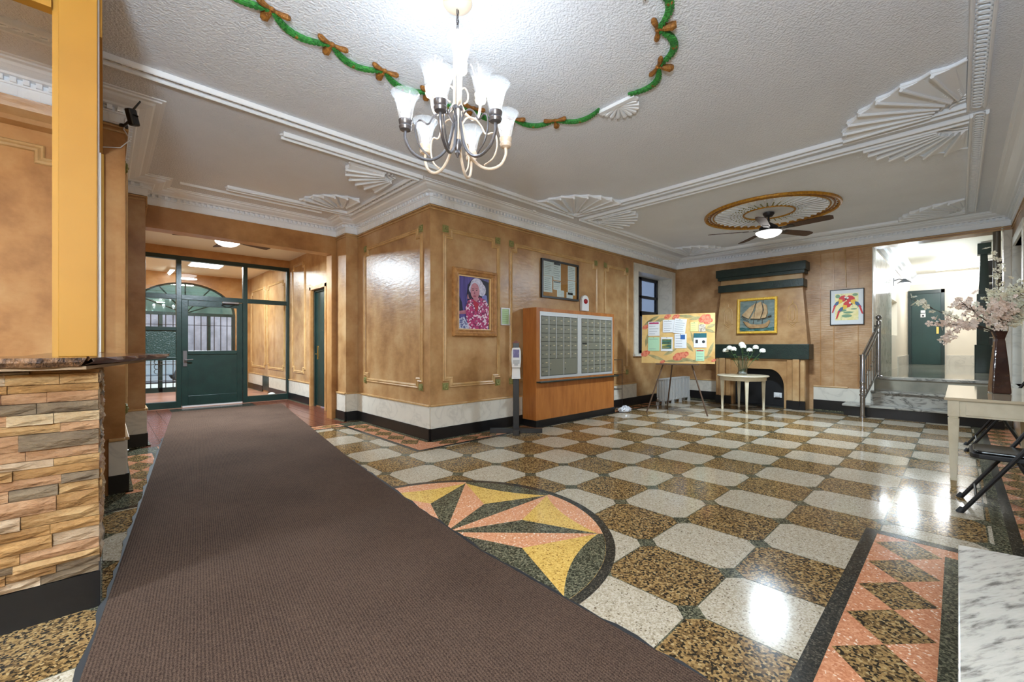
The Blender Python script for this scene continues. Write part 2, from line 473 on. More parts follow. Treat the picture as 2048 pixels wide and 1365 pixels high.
MB().prism([(0.614, -4.60), (0.614, -4.215), (0.60, -4.215), (0.60, -4.6)], -0.003, 0.0007).build('pink_band', M['t_pink'], fl)
MB().prism([(0.60, -4.521), (0.614, -4.725), (0.5, -4.725), (0.5, -4.521)], -0.003, 0.0007).build('pink_band', M['t_pink'], fl)
band(XB-0.28, -5.08, 0.615, -5.08, 0.285, inner=1)
band(0.0, -0.30, XB-0.3, -0.30, -0.24)
band(-0.34, -0.02, -0.34, 1.7, 0.28)
band(-2.83, 0.07, -2.83, 1.65, 0.26)
band(-2.5, 2.0, -0.36, 2.0, 0.24)
MB().prism([(-0.34, -0.30), (0.02, -0.30), (0.02, -0.06), (-0.06, 0.0), (-0.34, -0.02)], -0.003, 0.0007).build('pink_band', M['t_pink'], fl)
# star medallion
MC, MR = Vector((-1.37, -2.30)), 1.06
MB().prism([(p[0], p[1]) for p in circ(MC.x, MC.y, MR, 72)], -0.003, 0.0022).build('medallion_rim', M['t_black'], fl)
MB().prism([(p[0], p[1]) for p in circ(MC.x, MC.y, MR-0.055, 72)], -0.003, 0.0026).build('medallion_field', M['t_yellow'], fl)
def mp_(r, a): return (MC.x + r*math.cos(a), MC.y + r*math.sin(a))
for k in range(8):
    a = k*PI/4; b = a + PI/4; mid = a + PI/8
    R1, R2 = 0.975, 0.53
    arc = [mp_(MR-0.056, a + (b-a)*i/10) for i in range(11)]
    sag = []
    for i in range(11):
        u = i/10.0
        p0, p2 = Vector(mp_(R1, b)), Vector(mp_(R1, a)); pm_ = Vector(mp_(0.79, mid))
        q = p0*(1-u)**2 + pm_*2*u*(1-u) + p2*u*u
        sag.append((q.x, q.y))
    MB().prism(arc + sag, -0.003, 0.0030).build('medallion_lens', M['t_green'] if k % 2 == 0 else M['t_salmon'], fl)
    tip = mp_(R1, a); ip = mp_(R2, mid); im = mp_(R2, a - PI/8); c = (MC.x, MC.y)
    MB().prism([tip, ip, c], -0.003, 0.0031).build('star_half', M['t_green'], fl)
    MB().prism([tip, c, im], -0.003, 0.0031).build('star_half', M['t_salmon'], fl)

# ---- vestibule floor of quarry tiles
vf = bx(-2.75, 0.3, 2.02, 9.6, -0.12, -0.004).build('floor_vestibule', M['t_black'])
structure(vf, 'brown quarry tile floor inside the entrance vestibule', 'floor')
T = 0.192
t0 = bx(0.003, T-0.003, 0.003, T*1.0-0.003, -0.012, 0.0).build('floor_tile', M['quarry'], vf, loc=(-2.65, 2.03, 0))
for i in range(15):
    for j in range(20):
        x, y = -2.65 + i*T, 2.03 + j*T
        if (i, j) == (0, 0) or (3 <= i <= 9) or y > 5.75: continue
        again(t0, parent=vf, loc=(x, y, 0))
MB().box(-2.75, 0.2, 5.75, 9.5, -0.01, 0.002).build('floor_slab', pm('pink_slab', s(176,128,104), 0.3, mix=(s(150,104,86), 2, 4, 0.4, 0.7)), vf)

# ---- walls -------------------------------------------------------------------------------------
def dado(w, segs, axis, at, out, z_black=0.157, z_top=0.43):
    """marble dado slabs, black base and cap strips on a wall. axis 'x' or 'y', at = wall plane, out = +1/-1 room side"""
    for (a, b) in segs:
        def bxx(a, b, o, z0, z1, nm, mt, bev=0.0):
            lo, hi = sorted((at, at + out*o))
            if axis == 'x': q = bx(a, b, lo, hi, z0, z1)
            else: q = bx(lo, hi, a, b, z0, z1)
            q.build(nm, M[mt], w, bev=bev)
        k = max(1, round((b-a)/1.3))
        for i in range(k):
            bxx(a+(b-a)*i/k+0.001, a+(b-a)*(i+1)/k-0.001, 0.014, z_black, z_top, 'marble_slab', 'dado')
        bxx(a, b, 0.024, 0.0, z_black, 'base_board', 'black')
        bxx(a, b, 0.05, 0.0, 0.012, 'base_fillet', 't_green')
        bxx(a, b, 0.026, z_top, z_top+0.024, 'cap_strip', 'pane_mould', 0.006)
PROF = [(-0.028, 0.0), (-0.028, 0.010), (-0.020, 0.018), (-0.008, 0.012), (0.008, 0.022), (0.022, 0.016), (0.028, 0.006), (0.028, 0.0)]
def panel_frame(w, axis, at, out, u0, u1, z0, z1, rose=True, corners=(1,1,1,1)):
    a, b, c = 0.13, 0.10, 0.045
    pts = [(u0, z0+a), (u0, z1-a), (u0+b, z1-a), (u0+b, z1-c), (u1-b, z1-c), (u1-b, z1-a), (u1, z1-a), (u1, z0+a), (u1-b, z0+a), (u1-b, z0+c), (u0+b, z0+c), (u0+b, z0+a)]
    if axis == 'x': to3 = lambda x, z, h: (x, at + out*h, z)
    else: to3 = lambda y, z, h: (at + out*h, y, z)
    MB().sweep(pts, PROF, True, to3).build('panel_moulding', M['pane_mould'], w)
    if rose:
        for (u, z) in ((u0+0.012, z1-0.035), (u1-0.012, z1-0.035), (u0+0.012, z0+0.035), (u1-0.012, z0+0.035)):
            mb = MB()
            n = mb.n()
            mb.box(-0.045, 0.045, -0.008, 0, -0.045, 0.045)
            for k in range(8):
                t = k*PI/4
                mb.ell((0.026*math.cos(t), -0.012, 0.026*math.sin(t)), 0.016, 0.012, 0.016, 6, 4)
            mb.ell((0, -0.016, 0), 0.014, 0.014, 0.014, 8, 5)
            if axis == 'x': R_ = Matrix.Translation((u, at, z)) @ (Matrix.Identity(4) if out < 0 else Matrix.Rotation(PI, 4, 'Z'))
            else: R_ = Matrix.Translation((at, u, z)) @ Matrix.Rotation(-PI/2 if out < 0 else PI/2, 4, 'Z')
            mb.since(n, R_)
            mb.build('rosette', M['rosette'], w, smooth=True)
def rail(w, axis, at, out, a, b, z=2.925):
    for (zz, t) in ((z, 0.012), (z+0.035, 0.02)):
        lo, hi = sorted((at, at + out*t))
        q = bx(a, b, lo, hi, zz, zz+0.014) if axis == 'x' else bx(lo, hi, a, b, zz, zz+0.014)
        q.build('picture_rail', M['pane_mould'], w)

# mailbox wall (y = 0) with the window opening
wm = MB().box(0, 5.0, 0, W, 0, ZC).box(5.0, 6.5, 0, W, 0, 1.03).box(5.0, 6.5, 0, W, 2.74, ZC).box(6.5, XB, 0, W, 0, ZC)
wm = wm.build('wall_center', M['plaster'])
structure(wm, 'ochre plaster wall with panel mouldings behind the mailbox cabinet', 'wall')
dado(wm, [(0.0, 1.617), (3.66, 4.94)], 'x', 0, -1)
bx(4.94, XB, -0.024, 0, 0, 0.157).build('base_board', M['black'], wm)
panel_frame(wm, 'x', 0, -1, 0.215, 1.145, 0.64, 2.745)
panel_frame(wm, 'x', 0, -1, 1.39, 3.545, 0.64, 2.745)
panel_frame(wm, 'x', 0, -1, 3.82, 4.60, 0.64, 2.745)
rail(wm, 'x', 0, -1, 0, XB)
# bay wall (x = 0) and its pier
wb = MB().box(0, W, W, 2.12, 0, ZC).box(-0.19, W, 2.12, 2.5, 0, ZC).build('wall_bay_right', M['plaster'])
structure(wb, 'glossy ochre wall between the lobby corner and the entrance pier', 'wall')
dado(wb, [(0.0, 2.12)], 'y', 0, -1)
dado(wb, [(2.12, 2.48)], 'y', -0.19, -1)
dado(wb, [(-0.19, 0.0)], 'x', 2.12, -1)
panel_frame(wb, 'y', 0, -1, 0.20, 1.84, 0.63, 2.745)
rail(wb, 'y', 0, -1, 0, 2.12); rail(wb, 'y', -0.19, -1, 2.12, 2.5); rail(wb, 'x', 2.12, -1, -0.19, 0)
# mirror image on the other side of the bay
wl = MB().box(-2.83-W, -2.83, 0.12+W, 2.12, 0, ZC).box(-2.83-W, -2.60, 2.12, 2.5, 0, ZC).build('wall_bay_left', M['plaster'])
structure(wl, 'narrow ochre wall and pier beside the doorway, behind the counter', 'wall')
dado(wl, [(0.12, 2.12)], 'y', -2.83, 1); dado(wl, [(2.12, 2.48)], 'y', -2.60, 1); dado(wl, [(-2.83, -2.60)], 'x', 2.12, -1)
panel_frame(wl, 'y', -2.83, 1, 0.30, 1.95, 0.63, 2.745)
rail(wl, 'y', -2.83, 1, 0.12, 2.12); rail(wl, 'x', 2.12, -1, -2.83, -2.6); rail(wl, 'y', -2.6, 1, 2.12, 2.5)
wk = bx(XE, -2.83, 0.12, 0.12+W, 0, ZC).build('wall_left', M['plaster_mat'])
structure(wk, 'ochre plaster wall seen over the stone counter', 'wall')
dado(wk, [(-2.93, -2.83)], 'x', 0.12, -1)
panel_frame(wk, 'x', 0.12, -1, -4.9, -3.20, 0.63, 2.70, rose=False)
rail(wk, 'x', 0.12, -1, XE, -2.83)
MB().prism([(0.12, 2.985), (0.055, 2.975), (0.07, 2.90), (0.035, 2.83), (0.05, 2.80), (0.12, 2.785)], XE, -3.0, 'yz').build('wall_cove', M['plaster_dk'], wk)
MB().sweep([(XE, 0), (-2.84, 0)], [(0, 2.80), (0.035, 2.81), (0.05, 2.84), (0.03, 2.88), (0.045, 2.92), (0, 2.93)], False, lambda x, y, h: (x, 0.12 - y*0 - (0 if True else 0), h)).build('wall_cove', M['plaster'], wk) if False else None
# beam and jambs of the opening to the vestibule
we = MB().box(-2.585, -0.27, 2.5, 2.72, 2.70, ZC).box(-0.27, 0.2, 2.5, 2.72, 0, ZC).box(-2.9, -2.585, 2.5, 2.72, 0, ZC).build('wall_entrance', M['plaster_dk'])
structure(we, 'ochre beam over the wide opening to the entrance vestibule', 'wall')
# fireplace wall with the stair opening
wf = MB().box(XB, XB+0.3, -3.53, 0.15, 0, ZC).box(XB, XB+0.3, -5.02, -3.53, 2.93, ZC).box(XB, XB+0.3, YR-0.1, -5.04, 0, ZC)
wf = wf.build('wall_back', M['plaster_lin'])
structure(wf, 'combed ochre plaster wall around the fireplace and stair opening', 'wall')
dado(wf, [(-0.95, -0.1), (-3.20, -2.68)], 'y', XB, -1, 0.19, 0.43)
bx(XB-0.012, XB, -5.125, -5.042, 0.0, 2.92).build('jamb_marble', M['dado'], wf)
bx(XB-0.02, XB, -3.53, -3.20, 0.19, 0.43).build('marble_slab', M['dado'], wf)
bx(XB-0.03, XB, -3.56, -3.47, 0.43, 0.76).build('marble_slab', M['dado'], wf)
rail(wf, 'y', XB, -1, -5.13, 0)
for yy in (-2.79, -2.99, -3.34):                                     # plaster sheet joints
    bx(XB-0.006, XB, yy-0.006, yy+0.006, 0.46, 2.92).build('joint_bead', M['plaster_dk'], wf)
# right wall with the marble framed niche
wr = MB().box(XE, 5.1, YR-W, YR, 0, ZC).box(5.1, 6.42, YR-W, YR, 0, 0.66).box(5.1, 6.42, YR-W, YR, 2.62, ZC).box(6.42, XB, YR-W, YR, 0, ZC).box(5.1, 6.42, YR-W-0.1, YR-W, 0.6, 2.7).build('wall_right', M['plaster'])
structure(wr, 'ochre wall along the table side with a marble framed niche', 'wall')
dado(wr, [(-0.6, 5.0)], 'y' if False else 'x', YR, 1)
rail(wr, 'x', YR, 1, XE, XB)
for (a, b, c, d, nm) in ((5.0, 6.52, 0.62, 0.66, 'niche_sill'), (5.0, 6.52, 2.62, 2.74, 'niche_lintel'), (5.0, 5.12, 0.66, 2.62, 'niche_jamb'), (6.40, 6.52, 0.66, 2.62, 'niche_jamb')):
    bx(a, b, YR-W, YR+(0.06 if nm == 'niche_sill' else 0.025), c, d).build(nm, M['dado'], wr)
bx(5.12, 6.40, YR-W, YR-W+0.02, 0.66, 2.62).build('niche_back', M['greymarble'], wr)
wz = bx(XE-W, XE, YR-W, 0.3, 0, ZC).build('wall_end', M['plaster'])
structure(wz, 'plain ochre wall closing the lobby behind the viewpoint', 'wall')

# ---- ceiling
ce = MB().box(XE-W, XB+0.3, YR-W, 0.12+W, ZC, ZC+0.1).box(-2.98, 0.15, 0.27, 2.72, ZC, ZC+0.1).build('ceiling', M['ceil'])
structure(ce, 'rough white plaster ceiling with raised mouldings and fan shells', 'ceiling')

# ---- cornice
CPROF = [(0, 2.985), (0.016, 2.985), (0.020, 3.065), (0.034, 3.068), (0.036, 3.078), (0.022, 3.08), (0.022, 3.112), (0.075, 3.115), (0.085, 3.128), (0.125, 3.135), (0.165, 3.150), (0.18, 3.166), (0.215, 3.168), (0.218, 3.180), (0.24, 3.182), (0.245, ZC+0.01), (0, ZC+0.01)]
CPATH = [(XE, 0.12), (-2.83, 0.12), (-2.83, 2.12), (-2.60, 2.12), (-2.60, 2.5), (-0.19, 2.5), (-0.19, 2.12), (0, 2.12), (0, 0), (XB, 0), (XB, YR), (XE, YR)]
co = MB().sweep(CPATH, CPROF).build('trim_1', M['white'])
structure(co, 'white plaster cornice with dentils running round the lobby', 'cornice')
dn = MB()
for a, b in zip(CPATH[:-1], CPATH[1:]):
    a, b = Vector(a), Vector(b); t = (b-a); L_ = t.length; t.normalize(); n = Vector((t.y, -t.x))
    k = int(L_/0.062)
    for i in range(k):
        u = (i+0.5)*L_/k
        if u < 0.03 or u > L_-0.03: continue
        c = a + t*u + n*0.036
        m0 = dn.n(); dn.box(-0.016, 0.016, -0.02, 0.02, 3.078, 3.113)
        dn.since(m0, Matrix.Translation((c.x, c.y, 0)) @ Matrix.Rotation(math.atan2(t.y, t.x), 4, 'Z'))
dn.build('dentils', M['white'], co, kind='stuff')
# frieze flutes: slim raised tablets on the frieze
fz = MB()
for a, b in zip(CPATH[:-1], CPATH[1:]):
    a, b = Vector(a), Vector(b); t = (b-a); L_ = t.length; t.normalize(); n = Vector((t.y, -t.x))
    k = int(L_/0.11)
    for i in range(k):
        u = (i+0.5)*L_/k
        c = a + t*u + n*0.018
        m0 = fz.n(); fz.box(-0.042, 0.042, -0.004, 0.006, 2.998, 3.055)
        fz.since(m0, Matrix.Translation((c.x, c.y, 0)) @ Matrix.Rotation(math.atan2(t.y, t.x), 4, 'Z'))
fz.build('frieze_tablets', M['white'], co, kind='stuff')

# ---- ceiling mouldings: twin beads with a guilloche of rings between them
def strip(a, b, w=0.115, name='ceiling_moulding', rings=True, k0=0):
    """raised strip on the ceiling from a to b, w to the right of travel"""
    if w < 0: a, b, w = b, a, -w
    a, b = Vector(a), Vector(b); t = b-a; L_ = t.length; t.normalize(); n = Vector((t.y, -t.x))
    down = lambda x, y, h: (x, y, ZC - h)
    bead = lambda o: [(o, 0.0), (o, 0.028), (o+0.006, 0.038), (o+0.014, 0.040), (o+0.020, 0.034), (o+0.022, 0.010), (o+0.022, 0.0)]
    prof = bead(0.0) + [(0.026, 0.006), (w-0.026, 0.006)] + bead(w-0.022)
    st = MB().sweep([a, b], prof, False, down).build(name, M['white'], ce)
    if rings:
        rg = MB(); step = 0.058; k = int(L_/step); c0 = w/2
        for i in range(k):
            u = (i+0.5)*L_/k
            pts = []
            for q in range(10):
                an = 2*PI*q/10
                du = 0.040*math.cos(an) + 0.018*math.sin(an); dv = (w*0.5-0.024)*math.sin(an)
                p = a + t*(u+du) + n*(c0+dv)
                pts.append((p.x, p.y, ZC-0.013))
            rg.tube(pts, 0.008, 5, closed=True)
        rg.build('guilloche', M['white'], st, kind='stuff', smooth=True)
    return st
def fan(cx, cy, sx, sy, r0=0.20, r1=0.72, nb=7):
    """quarter shell fan in the corner (cx,cy), opening towards sx,sy"""
    root = None
    for k in range(nb):
        a0, a1 = (PI/2)*k/nb, (PI/2)*(k+1)/nb
        def P(r, a, h): return (cx + sx*r*math.cos(a), cy + sy*r*math.sin(a), ZC - h)
        mb = MB(); b = mb.n()
        rr1 = r1*(1 - 0.13*abs(math.sin(2*((a0+a1)/2)))*0 ) * (1.0 - 0.10*math.cos(4*((a0+a1)/2-PI/4))*0)
        q = 6; g = 0.0
        top = []
        for i in range(q+1):                     # scalloped outer edge
            a = a0 + (a1-a0)*i/q
            top.append((rr1 - 0.035*math.sin(PI*i/q), a))
        ring = [(r0, a0), (r0, (a0+a1)/2), (r0, a1)] + top[::-1]
        lo = [P(r, a, -0.002) for r, a in ring]
        hi = [P(r, a, 0.010 + 0.040*((a-a0)/(a1-a0))) for r, a in ring]
        kk = len(ring); mb.v += lo + hi
        mb.face([b+i for i in range(kk)]); mb.face([b+kk+i for i in range(kk)][::-1])
        for i in range(kk):
            j = (i+1) % kk; mb.face([b+i, b+j, b+kk+j, b+kk+i])
        # beads near the root of each blade
        for i in range(5):
            r = r0 + 0.035 + i*0.034; a = (a0+a1)/2
            p = P(r, a, 0.024); mb.ell(p, 0.011, 0.011, 0.010, 6, 4)
        # raised rib along the blade edge
        mb.tube([P(r0, a1-0.015, 0.044), P(rr1, a1-0.008, 0.050)], [0.008, 0.014], 6)
        mb.tube([P(r_, a_, 0.020) for r_, a_ in top], 0.008, 5)
        o = mb.build('fan_blade', M['white'], root if root else ce)
        if root is None:
            root = o; o.name = 'shell_fan'
    mb = MB()
    for (r, t_) in ((r0, 0.012), (r0*0.72, 0.009), (r0*0.45, 0.009)):
        mb.tube([(cx + sx*r*math.cos(PI/2*i/12), cy + sy*r*math.sin(PI/2*i/12), ZC-0.012) for i in range(13)], t_, 6)
    mb.build('fan_root', M['white'], root, smooth=True)
X1, X2, Y1, Y2 = XE+0.4, 2.26, -0.47, -4.735
strip((X2, Y1), (X1, Y1), -0.115); strip((X2, Y1-0.116), (X2, Y2+0.116), 0.115); strip((X1, Y2), (X2, Y2), -0.115)
for (fx, fy, sx, sy) in ((X2-0.12, Y1-0.12, -1, -1), (X2-0.12, Y2+0.12, -1, 1)): fan(fx, fy, sx, sy, r1=0.80)
P2 = (2.42, 6.25, -0.47, -4.755)
strip((P2[1], P2[2]), (P2[0], P2[2]), -0.115); strip((P2[0], P2[3]+0.116), (P2[0], P2[2]-0.116), 0.115); strip((P2[1], P2[2]-0.116), (P2[1], P2[3]+0.116), 0.115); strip((P2[0], P2[3]), (P2[1], P2[3]), -0.115)
for (fx, fy, sx, sy) in ((P2[0]+0.12, P2[2]-0.12, 1, -1), (P2[0]+0.12, P2[3]+0.12, 1, 1), (P2[1]-0.12, P2[2]-0.12, -1, -1), (P2[1]-0.12, P2[3]+0.12, -1, 1)): fan(fx, fy, sx, sy, r1=0.72)
strip((-1.75, -0.15), (-0.26, -0.15), 0.10); strip((-0.36, -0.15), (-0.36, 1.68), 0.10); strip((-0.26, 1.68), (-1.85, 1.68), 0.10)
fan(-0.47, -0.05, -1, 1, 0.16, 0.58, 6); fan(-0.47, 1.58, -1, -1, 0.16, 0.58, 6)
MB().sweep([(-2.29, 2.0), (-0.62, 2.0)], [(0, 0), (0.01, 0.02), (0.04, 0.024), (0.055, 0.0)], False, lambda x, y, h: (x, y, ZC-h)).build('ceiling_bead', M['white'], ce)
MB().box(-0.03, 0.03, -0.012, 0.012, ZC-0.02, ZC).build('moulding_offcut', M['white'], ce, loc=(1.62, -0.26, 0))

# ---- vestibule shell
vr = MB().box(0.05, 0.2, 2.72, 3.55, 0, 3.12).box(0.05, 0.2, 4.31, 9.6, 0, 3.12).box(0.05, 0.2, 3.55, 4.31, 2.30, 3.12).build('wall_vestibule_right', M['plaster'])
structure(vr, 'glossy ochre vestibule wall with the dark side door', 'wall')
dado(vr, [(2.72, 3.50), (4.42, 5.80), (5.95, 7.4), (8.0, 9.5)], 'y', 0.05, -1)
panel_frame(vr, 'y', 0.05, -1, 4.76, 5.56, 0.60, 2.98, rose=False)
panel_frame(vr, 'y', 0.05, -1, 6.15, 7.55, 0.60, 2.75, rose=False)
panel_frame(vr, 'y', 0.05, -1, 7.75, 9.2, 0.60, 2.75, rose=False)
bx(0.03, 0.05, 7.42, 7.98, 0.06, 0.42).build('vent_grille', M['greenp'], vr)
for q in ((3.49, 3.56, 0, 2.36), (4.30, 4.37, 0, 2.36), (3.49, 4.37, 2.30, 2.37)):
    bx(0.0, 0.05, q[0], q[1], q[2], q[3]).build('door_casing', M['plaster_dk'], vr)
vl = bx(-2.9, -2.70, 2.72, 9.6, 0, 3.12).build('wall_vestibule_left', M['plaster'])
structure(vl, 'ochre vestibule wall hidden behind the counter side pier', 'wall')
vc = MB().box(-2.9, 0.2, 2.70, 9.6, 3.10, 3.2).build('ceiling_vestibule', M['cream'])
structure(vc, 'flat pale ceiling of the entrance vestibule', 'ceiling')
vb = bx(-2.7, 0.05, 5.80, 5.90, 2.94, 3.10).build('wall_screen_header', M['plaster_dk'])
structure(vb, 'ochre strip of wall above the green entrance screen', 'wall')
wo = MB()
wo.box(-2.9, -2.52, 9.5, 9.7, 0, 3.12).box(-0.28, 0.2, 9.5, 9.7, 0, 3.12)
arch = [(-2.52, 2.05)] + [(-1.4 + 1.12*math.cos(PI - PI*i/20), 2.05 + 0.82*math.sin(PI*i/20)) for i in range(21)] + [(-0.28, 2.05), (-0.28, 3.12), (-2.52, 3.12)]
wo.prism(arch, 9.5, 9.7, 'xz')
wo = wo.build('wall_street', M['plaster_dk'])
structure(wo, 'street wall of the outer vestibule with an arched doorway', 'wall')
# ================================================================ DOORS, WINDOWS, STAIRS, HALL
# side door of the vestibule
d2 = bx(0.10, 0.14, 3.58, 4.28, 0.02, 2.28).build('door_2', M['greenp'], bev=0.004)
structure(d2, 'dark green side door with brass handle in the vestibule wall', 'door')
brass = pm('brass', s(196,160,84), 0.25, metal=0.9)
bx(0.092, 0.10, 4.15, 4.19, 0.93, 1.20).build('handle_plate', brass, d2)
MB().tube([(0.09, 4.17, 1.04), (0.05, 4.17, 1.04), (0.05, 4.08, 1.035)], 0.009, 8).build('door_handle', brass, d2, smooth=True)
MB().lathe([(0.010, 0), (0.010, 0.008)], 10).build('peephole', brass, d2, loc=(0.095, 3.93, 1.5))
MB().box(0.07, 0.10, 3.56, 3.60, 0, 2.30).box(0.07, 0.10, 4.26, 4.30, 0, 2.30).box(0.07, 0.10, 3.56, 4.30, 2.26, 2.30).build('door_frame', M['greenp'], d2)

# green entrance screen
SY = 5.85
w1 = MB()
for (a, b) in ((-2.52, -2.40), (-1.955, -1.875), (-0.845, -0.765), (0.0, 0.05)): w1.box(a, b, SY-0.05, SY+0.05, 0, 2.94)
w1.box(-2.52, 0.05, SY-0.052, SY+0.052, 2.86, 2.94); w1.box(-2.40, -1.955, SY-0.048, SY+0.048, 2.10, 2.19); w1.box(-1.875, -0.845, SY-0.048, SY+0.048, 2.10, 2.19); w1.box(-0.765, 0.0, SY-0.048, SY+0.048, 2.10, 2.19)
w1.box(-2.40, -1.955, SY-0.05, SY+0.05, 1.49, 1.56); w1.box(-2.40, -1.955, SY-0.05, SY+0.05, 0.92, 0.98)
w1.box(-2.40, -1.955, SY-0.05, SY+0.05, 0, 0.13); w1.box(-0.765, 0.0, SY-0.05, SY+0.05, 0, 0.13)
w1 = w1.build('window_1', M['greenp'], bev=0.004)
structure(w1, 'dark green glazed entrance screen around the lobby door', 'window')
for (a, b, c, d) in ((-2.40, -1.955, 2.19, 2.86), (-1.875, -0.845, 2.19, 2.86), (-0.765, 0.0, 2.19, 2.86), (-2.40, -1.955, 1.56, 2.10), (-2.40, -1.955, 0.13, 0.92), (-0.765, 0.0, 0.13, 2.10)):
    bx(a, b, SY-0.004, SY+0.004, c, d).build('pane', M['glass'], w1)
bx(-2.40, -1.955, SY-0.02, SY+0.02, 0.98, 1.49).build('wired_panel', M['wire'], w1)
d1 = MB()
d1.box(-1.87, -1.77, SY-0.03, SY+0.03, 0.03, 2.09).box(-0.95, -0.85, SY-0.03, SY+0.03, 0.03, 2.09).box(-1.77, -0.95, SY-0.03, SY+0.03, 1.98, 2.09).box(-1.77, -0.95, SY-0.03, SY+0.03, 0.03, 0.22).box(-1.77, -0.95, SY-0.03, SY+0.03, 1.03, 1.10)
d1 = d1.build('door_1', M['greenp'], bev=0.005)
structure(d1, 'dark green lobby door with a large upper pane and steel lever', 'door')
bx(-1.77, -0.95, SY-0.012, SY+0.012, 0.22, 1.03).build('lower_panel', M['greenp'], d1)
bx(-1.77, -0.95, SY-0.004, SY+0.004, 1.10, 1.98).build('pane', M['glass'], d1)
bx(-1.85, -1.79, SY-0.045, SY-0.03, 0.80, 1.10).build('lock_plate', M['pewter'], d1)
MB().tube([(-1.82, SY-0.04, 0.92), (-1.82, SY-0.09, 0.92), (-1.70, SY-0.09, 0.93)], 0.014, 8).build('lever', M['chrome'], d1, smooth=True)
bx(-1.22, -0.93, SY-0.10, SY-0.04, 2.06, 2.10).build('door_closer', M['chrome'], d1, bev=0.006)
MB().tube([(-1.0, SY-0.08, 2.06), (-1.15, SY-0.20, 2.04), (-1.22, SY-0.05, 2.03)], 0.009, 6).build('closer_arm', M['iron'], d1)
bx(-1.86, -0.86, SY-0.04, SY+0.04, 0, 0.028).build('threshold', M['alu'], d1)

# arched street doorway with iron bars
d4 = MB()
OY = 9.6
for (a, b) in ((-2.52, -2.44), (-1.95, -1.87), (-0.93, -0.85), (-0.36, -0.28)): d4.box(a, b, OY-0.04, OY+0.04, 0, 2.05)
d4.box(-2.52, -0.28, OY-0.05, OY+0.05, 2.0, 2.08); d4.box(-2.52, -0.28, OY-0.04, OY+0.04, 0, 0.12)
d4.tube([(-1.4 + 1.10*math.cos(PI*i/24), OY, 2.06 + 0.80*math.sin(PI*i/24)) for i in range(25)], 0.035, 6)
for k in range(1, 6):
    a = PI*k/6; d4.tube([(-1.4, OY, 2.06), (-1.4+1.08*math.cos(a), OY, 2.06+0.78*math.sin(a))], 0.018, 6)
d4 = d4.build('door_4', M['greenp'])
structure(d4, 'arched street doorway with fanlight and iron bars beyond the screen', 'door')
gr = MB()
for k in range(15): gr.tube([(-2.40+k*0.148, OY-0.06, 0.1), (-2.40+k*0.148, OY-0.06, 2.0)], 0.010, 6)
for z in (0.30, 0.72, 0.80, 1.05, 1.75): gr.tube([(-2.45, OY-0.06, z), (-0.33, OY-0.06, z)], 0.008, 6)
gr.build('iron_bars', M['iron'], d4, kind='stuff')
for zz in (0.78, 0.66, 0.54):
    MB().tube([(-1.98+0.06*math.cos(t*PI/6), OY-0.08, zz+0.06*math.sin(t*PI/6)) for t in range(12)], 0.008, 5, closed=True).build('scroll_ring', M['iron'], d4)
bx(-2.44, -0.36, OY-0.004, OY+0.004, 0.12, 2.0).build('pane', M['glass'], d4)
fp = [(-1.4+1.08*math.cos(PI*i/20), 2.07+0.78*math.sin(PI*i/20)) for i in range(21)]
MB().prism(fp, OY-0.004, OY+0.004, 'xz').build('fanlight_pane', thin_glass('green_glass', (0.55, 0.72, 0.6, 1), 0.1), d4)

# side window in the mailbox wall
w2 = MB()
WY = 0.36
for (a, b) in ((5.0, 5.07), (5.66, 5.76), (6.43, 6.5)): w2.box(a, b, WY-0.03, WY+0.03, 1.03, 2.74)
for (c, d) in ((1.03, 1.10), (1.86, 1.98), (2.27, 2.33), (2.67, 2.74)): w2.box(5.0, 6.5, WY-0.03, WY+0.03, c, d)
w2 = w2.build('window_2', M['iron'], bev=0.004)
structure(w2, 'dark framed window in a marble surround beside the easel', 'window')
frost = pm('frosted_pane', s(150,168,196), 0.35, emit=(s(120,140,178), 0.25))
frost = thin_glass('bluish_pane', (0.33, 0.37, 0.43, 1), 0.1, 0.15)
for (a, b) in ((5.07, 5.66), (5.76, 6.43)):
    for (c, d) in ((1.10, 1.86), (1.98, 2.27), (2.33, 2.67)): bx(a, b, WY-0.004, WY+0.004, c, d).build('pane', frost, w2)
for (a, b, c, d, y0, y1, nm) in ((4.84, 5.004, 1.0, 2.737, -0.02, 0.36, 'stone_jamb'), (6.496, 6.66, 1.0, 2.737, -0.02, 0.36, 'stone_jamb'), (4.84, 6.66, 2.736, 2.895, -0.02, 0.36, 'stone_lintel'), (4.82, 6.68, 0.985, 1.034, -0.05, 0.36, 'stone_sill')):
    bx(a, b, y0, y1, c, d).build(nm, M['dado'] if nm != 'stone_lintel' else M['dado'], w2)

# ---- stairs
LZ = 0.65
st = MB().box(XB+0.1, 15.2, -5.18, -3.52, 0.3, LZ).box(9.6, 15.2, -6.3, -5.18, 0.3, LZ).build('floor_hall', M['hallfloor'])
structure(st, 'pale polished landing floor of the corridor above the steps', 'floor')
stp = thing('marble_steps', 'three grey marble steps rising to the corridor', 'stairs', (0, 0, 0))
stp['kind'] = 'structure'
bx(6.32, XB-0.031, -5.03, -3.20, 0, 0.165).build('bottom_riser', M['black'], stp)
bx(6.27, XB-0.031, -5.03, -3.18, 0.165, 0.200).build('tread', M['greymarble'], stp, bev=0.008)
bx(6.58, XB+0.0, -5.03, -3.53, 0.200, 0.395).build('riser', M['greymarble'], stp)
bx(6.54, 6.98, -5.03, -3.53, 0.395, 0.430).build('tread', M['greymarble'], stp, bev=0.008)
bx(6.86, 7.0, -5.03, -3.53, 0.430, LZ-0.035).build('riser', M['dado'], stp)
bx(6.82, 7.2, -5.03, -3.53, LZ-0.035, LZ+0.002).build('tread', M['greymarble'], stp, bev=0.008)

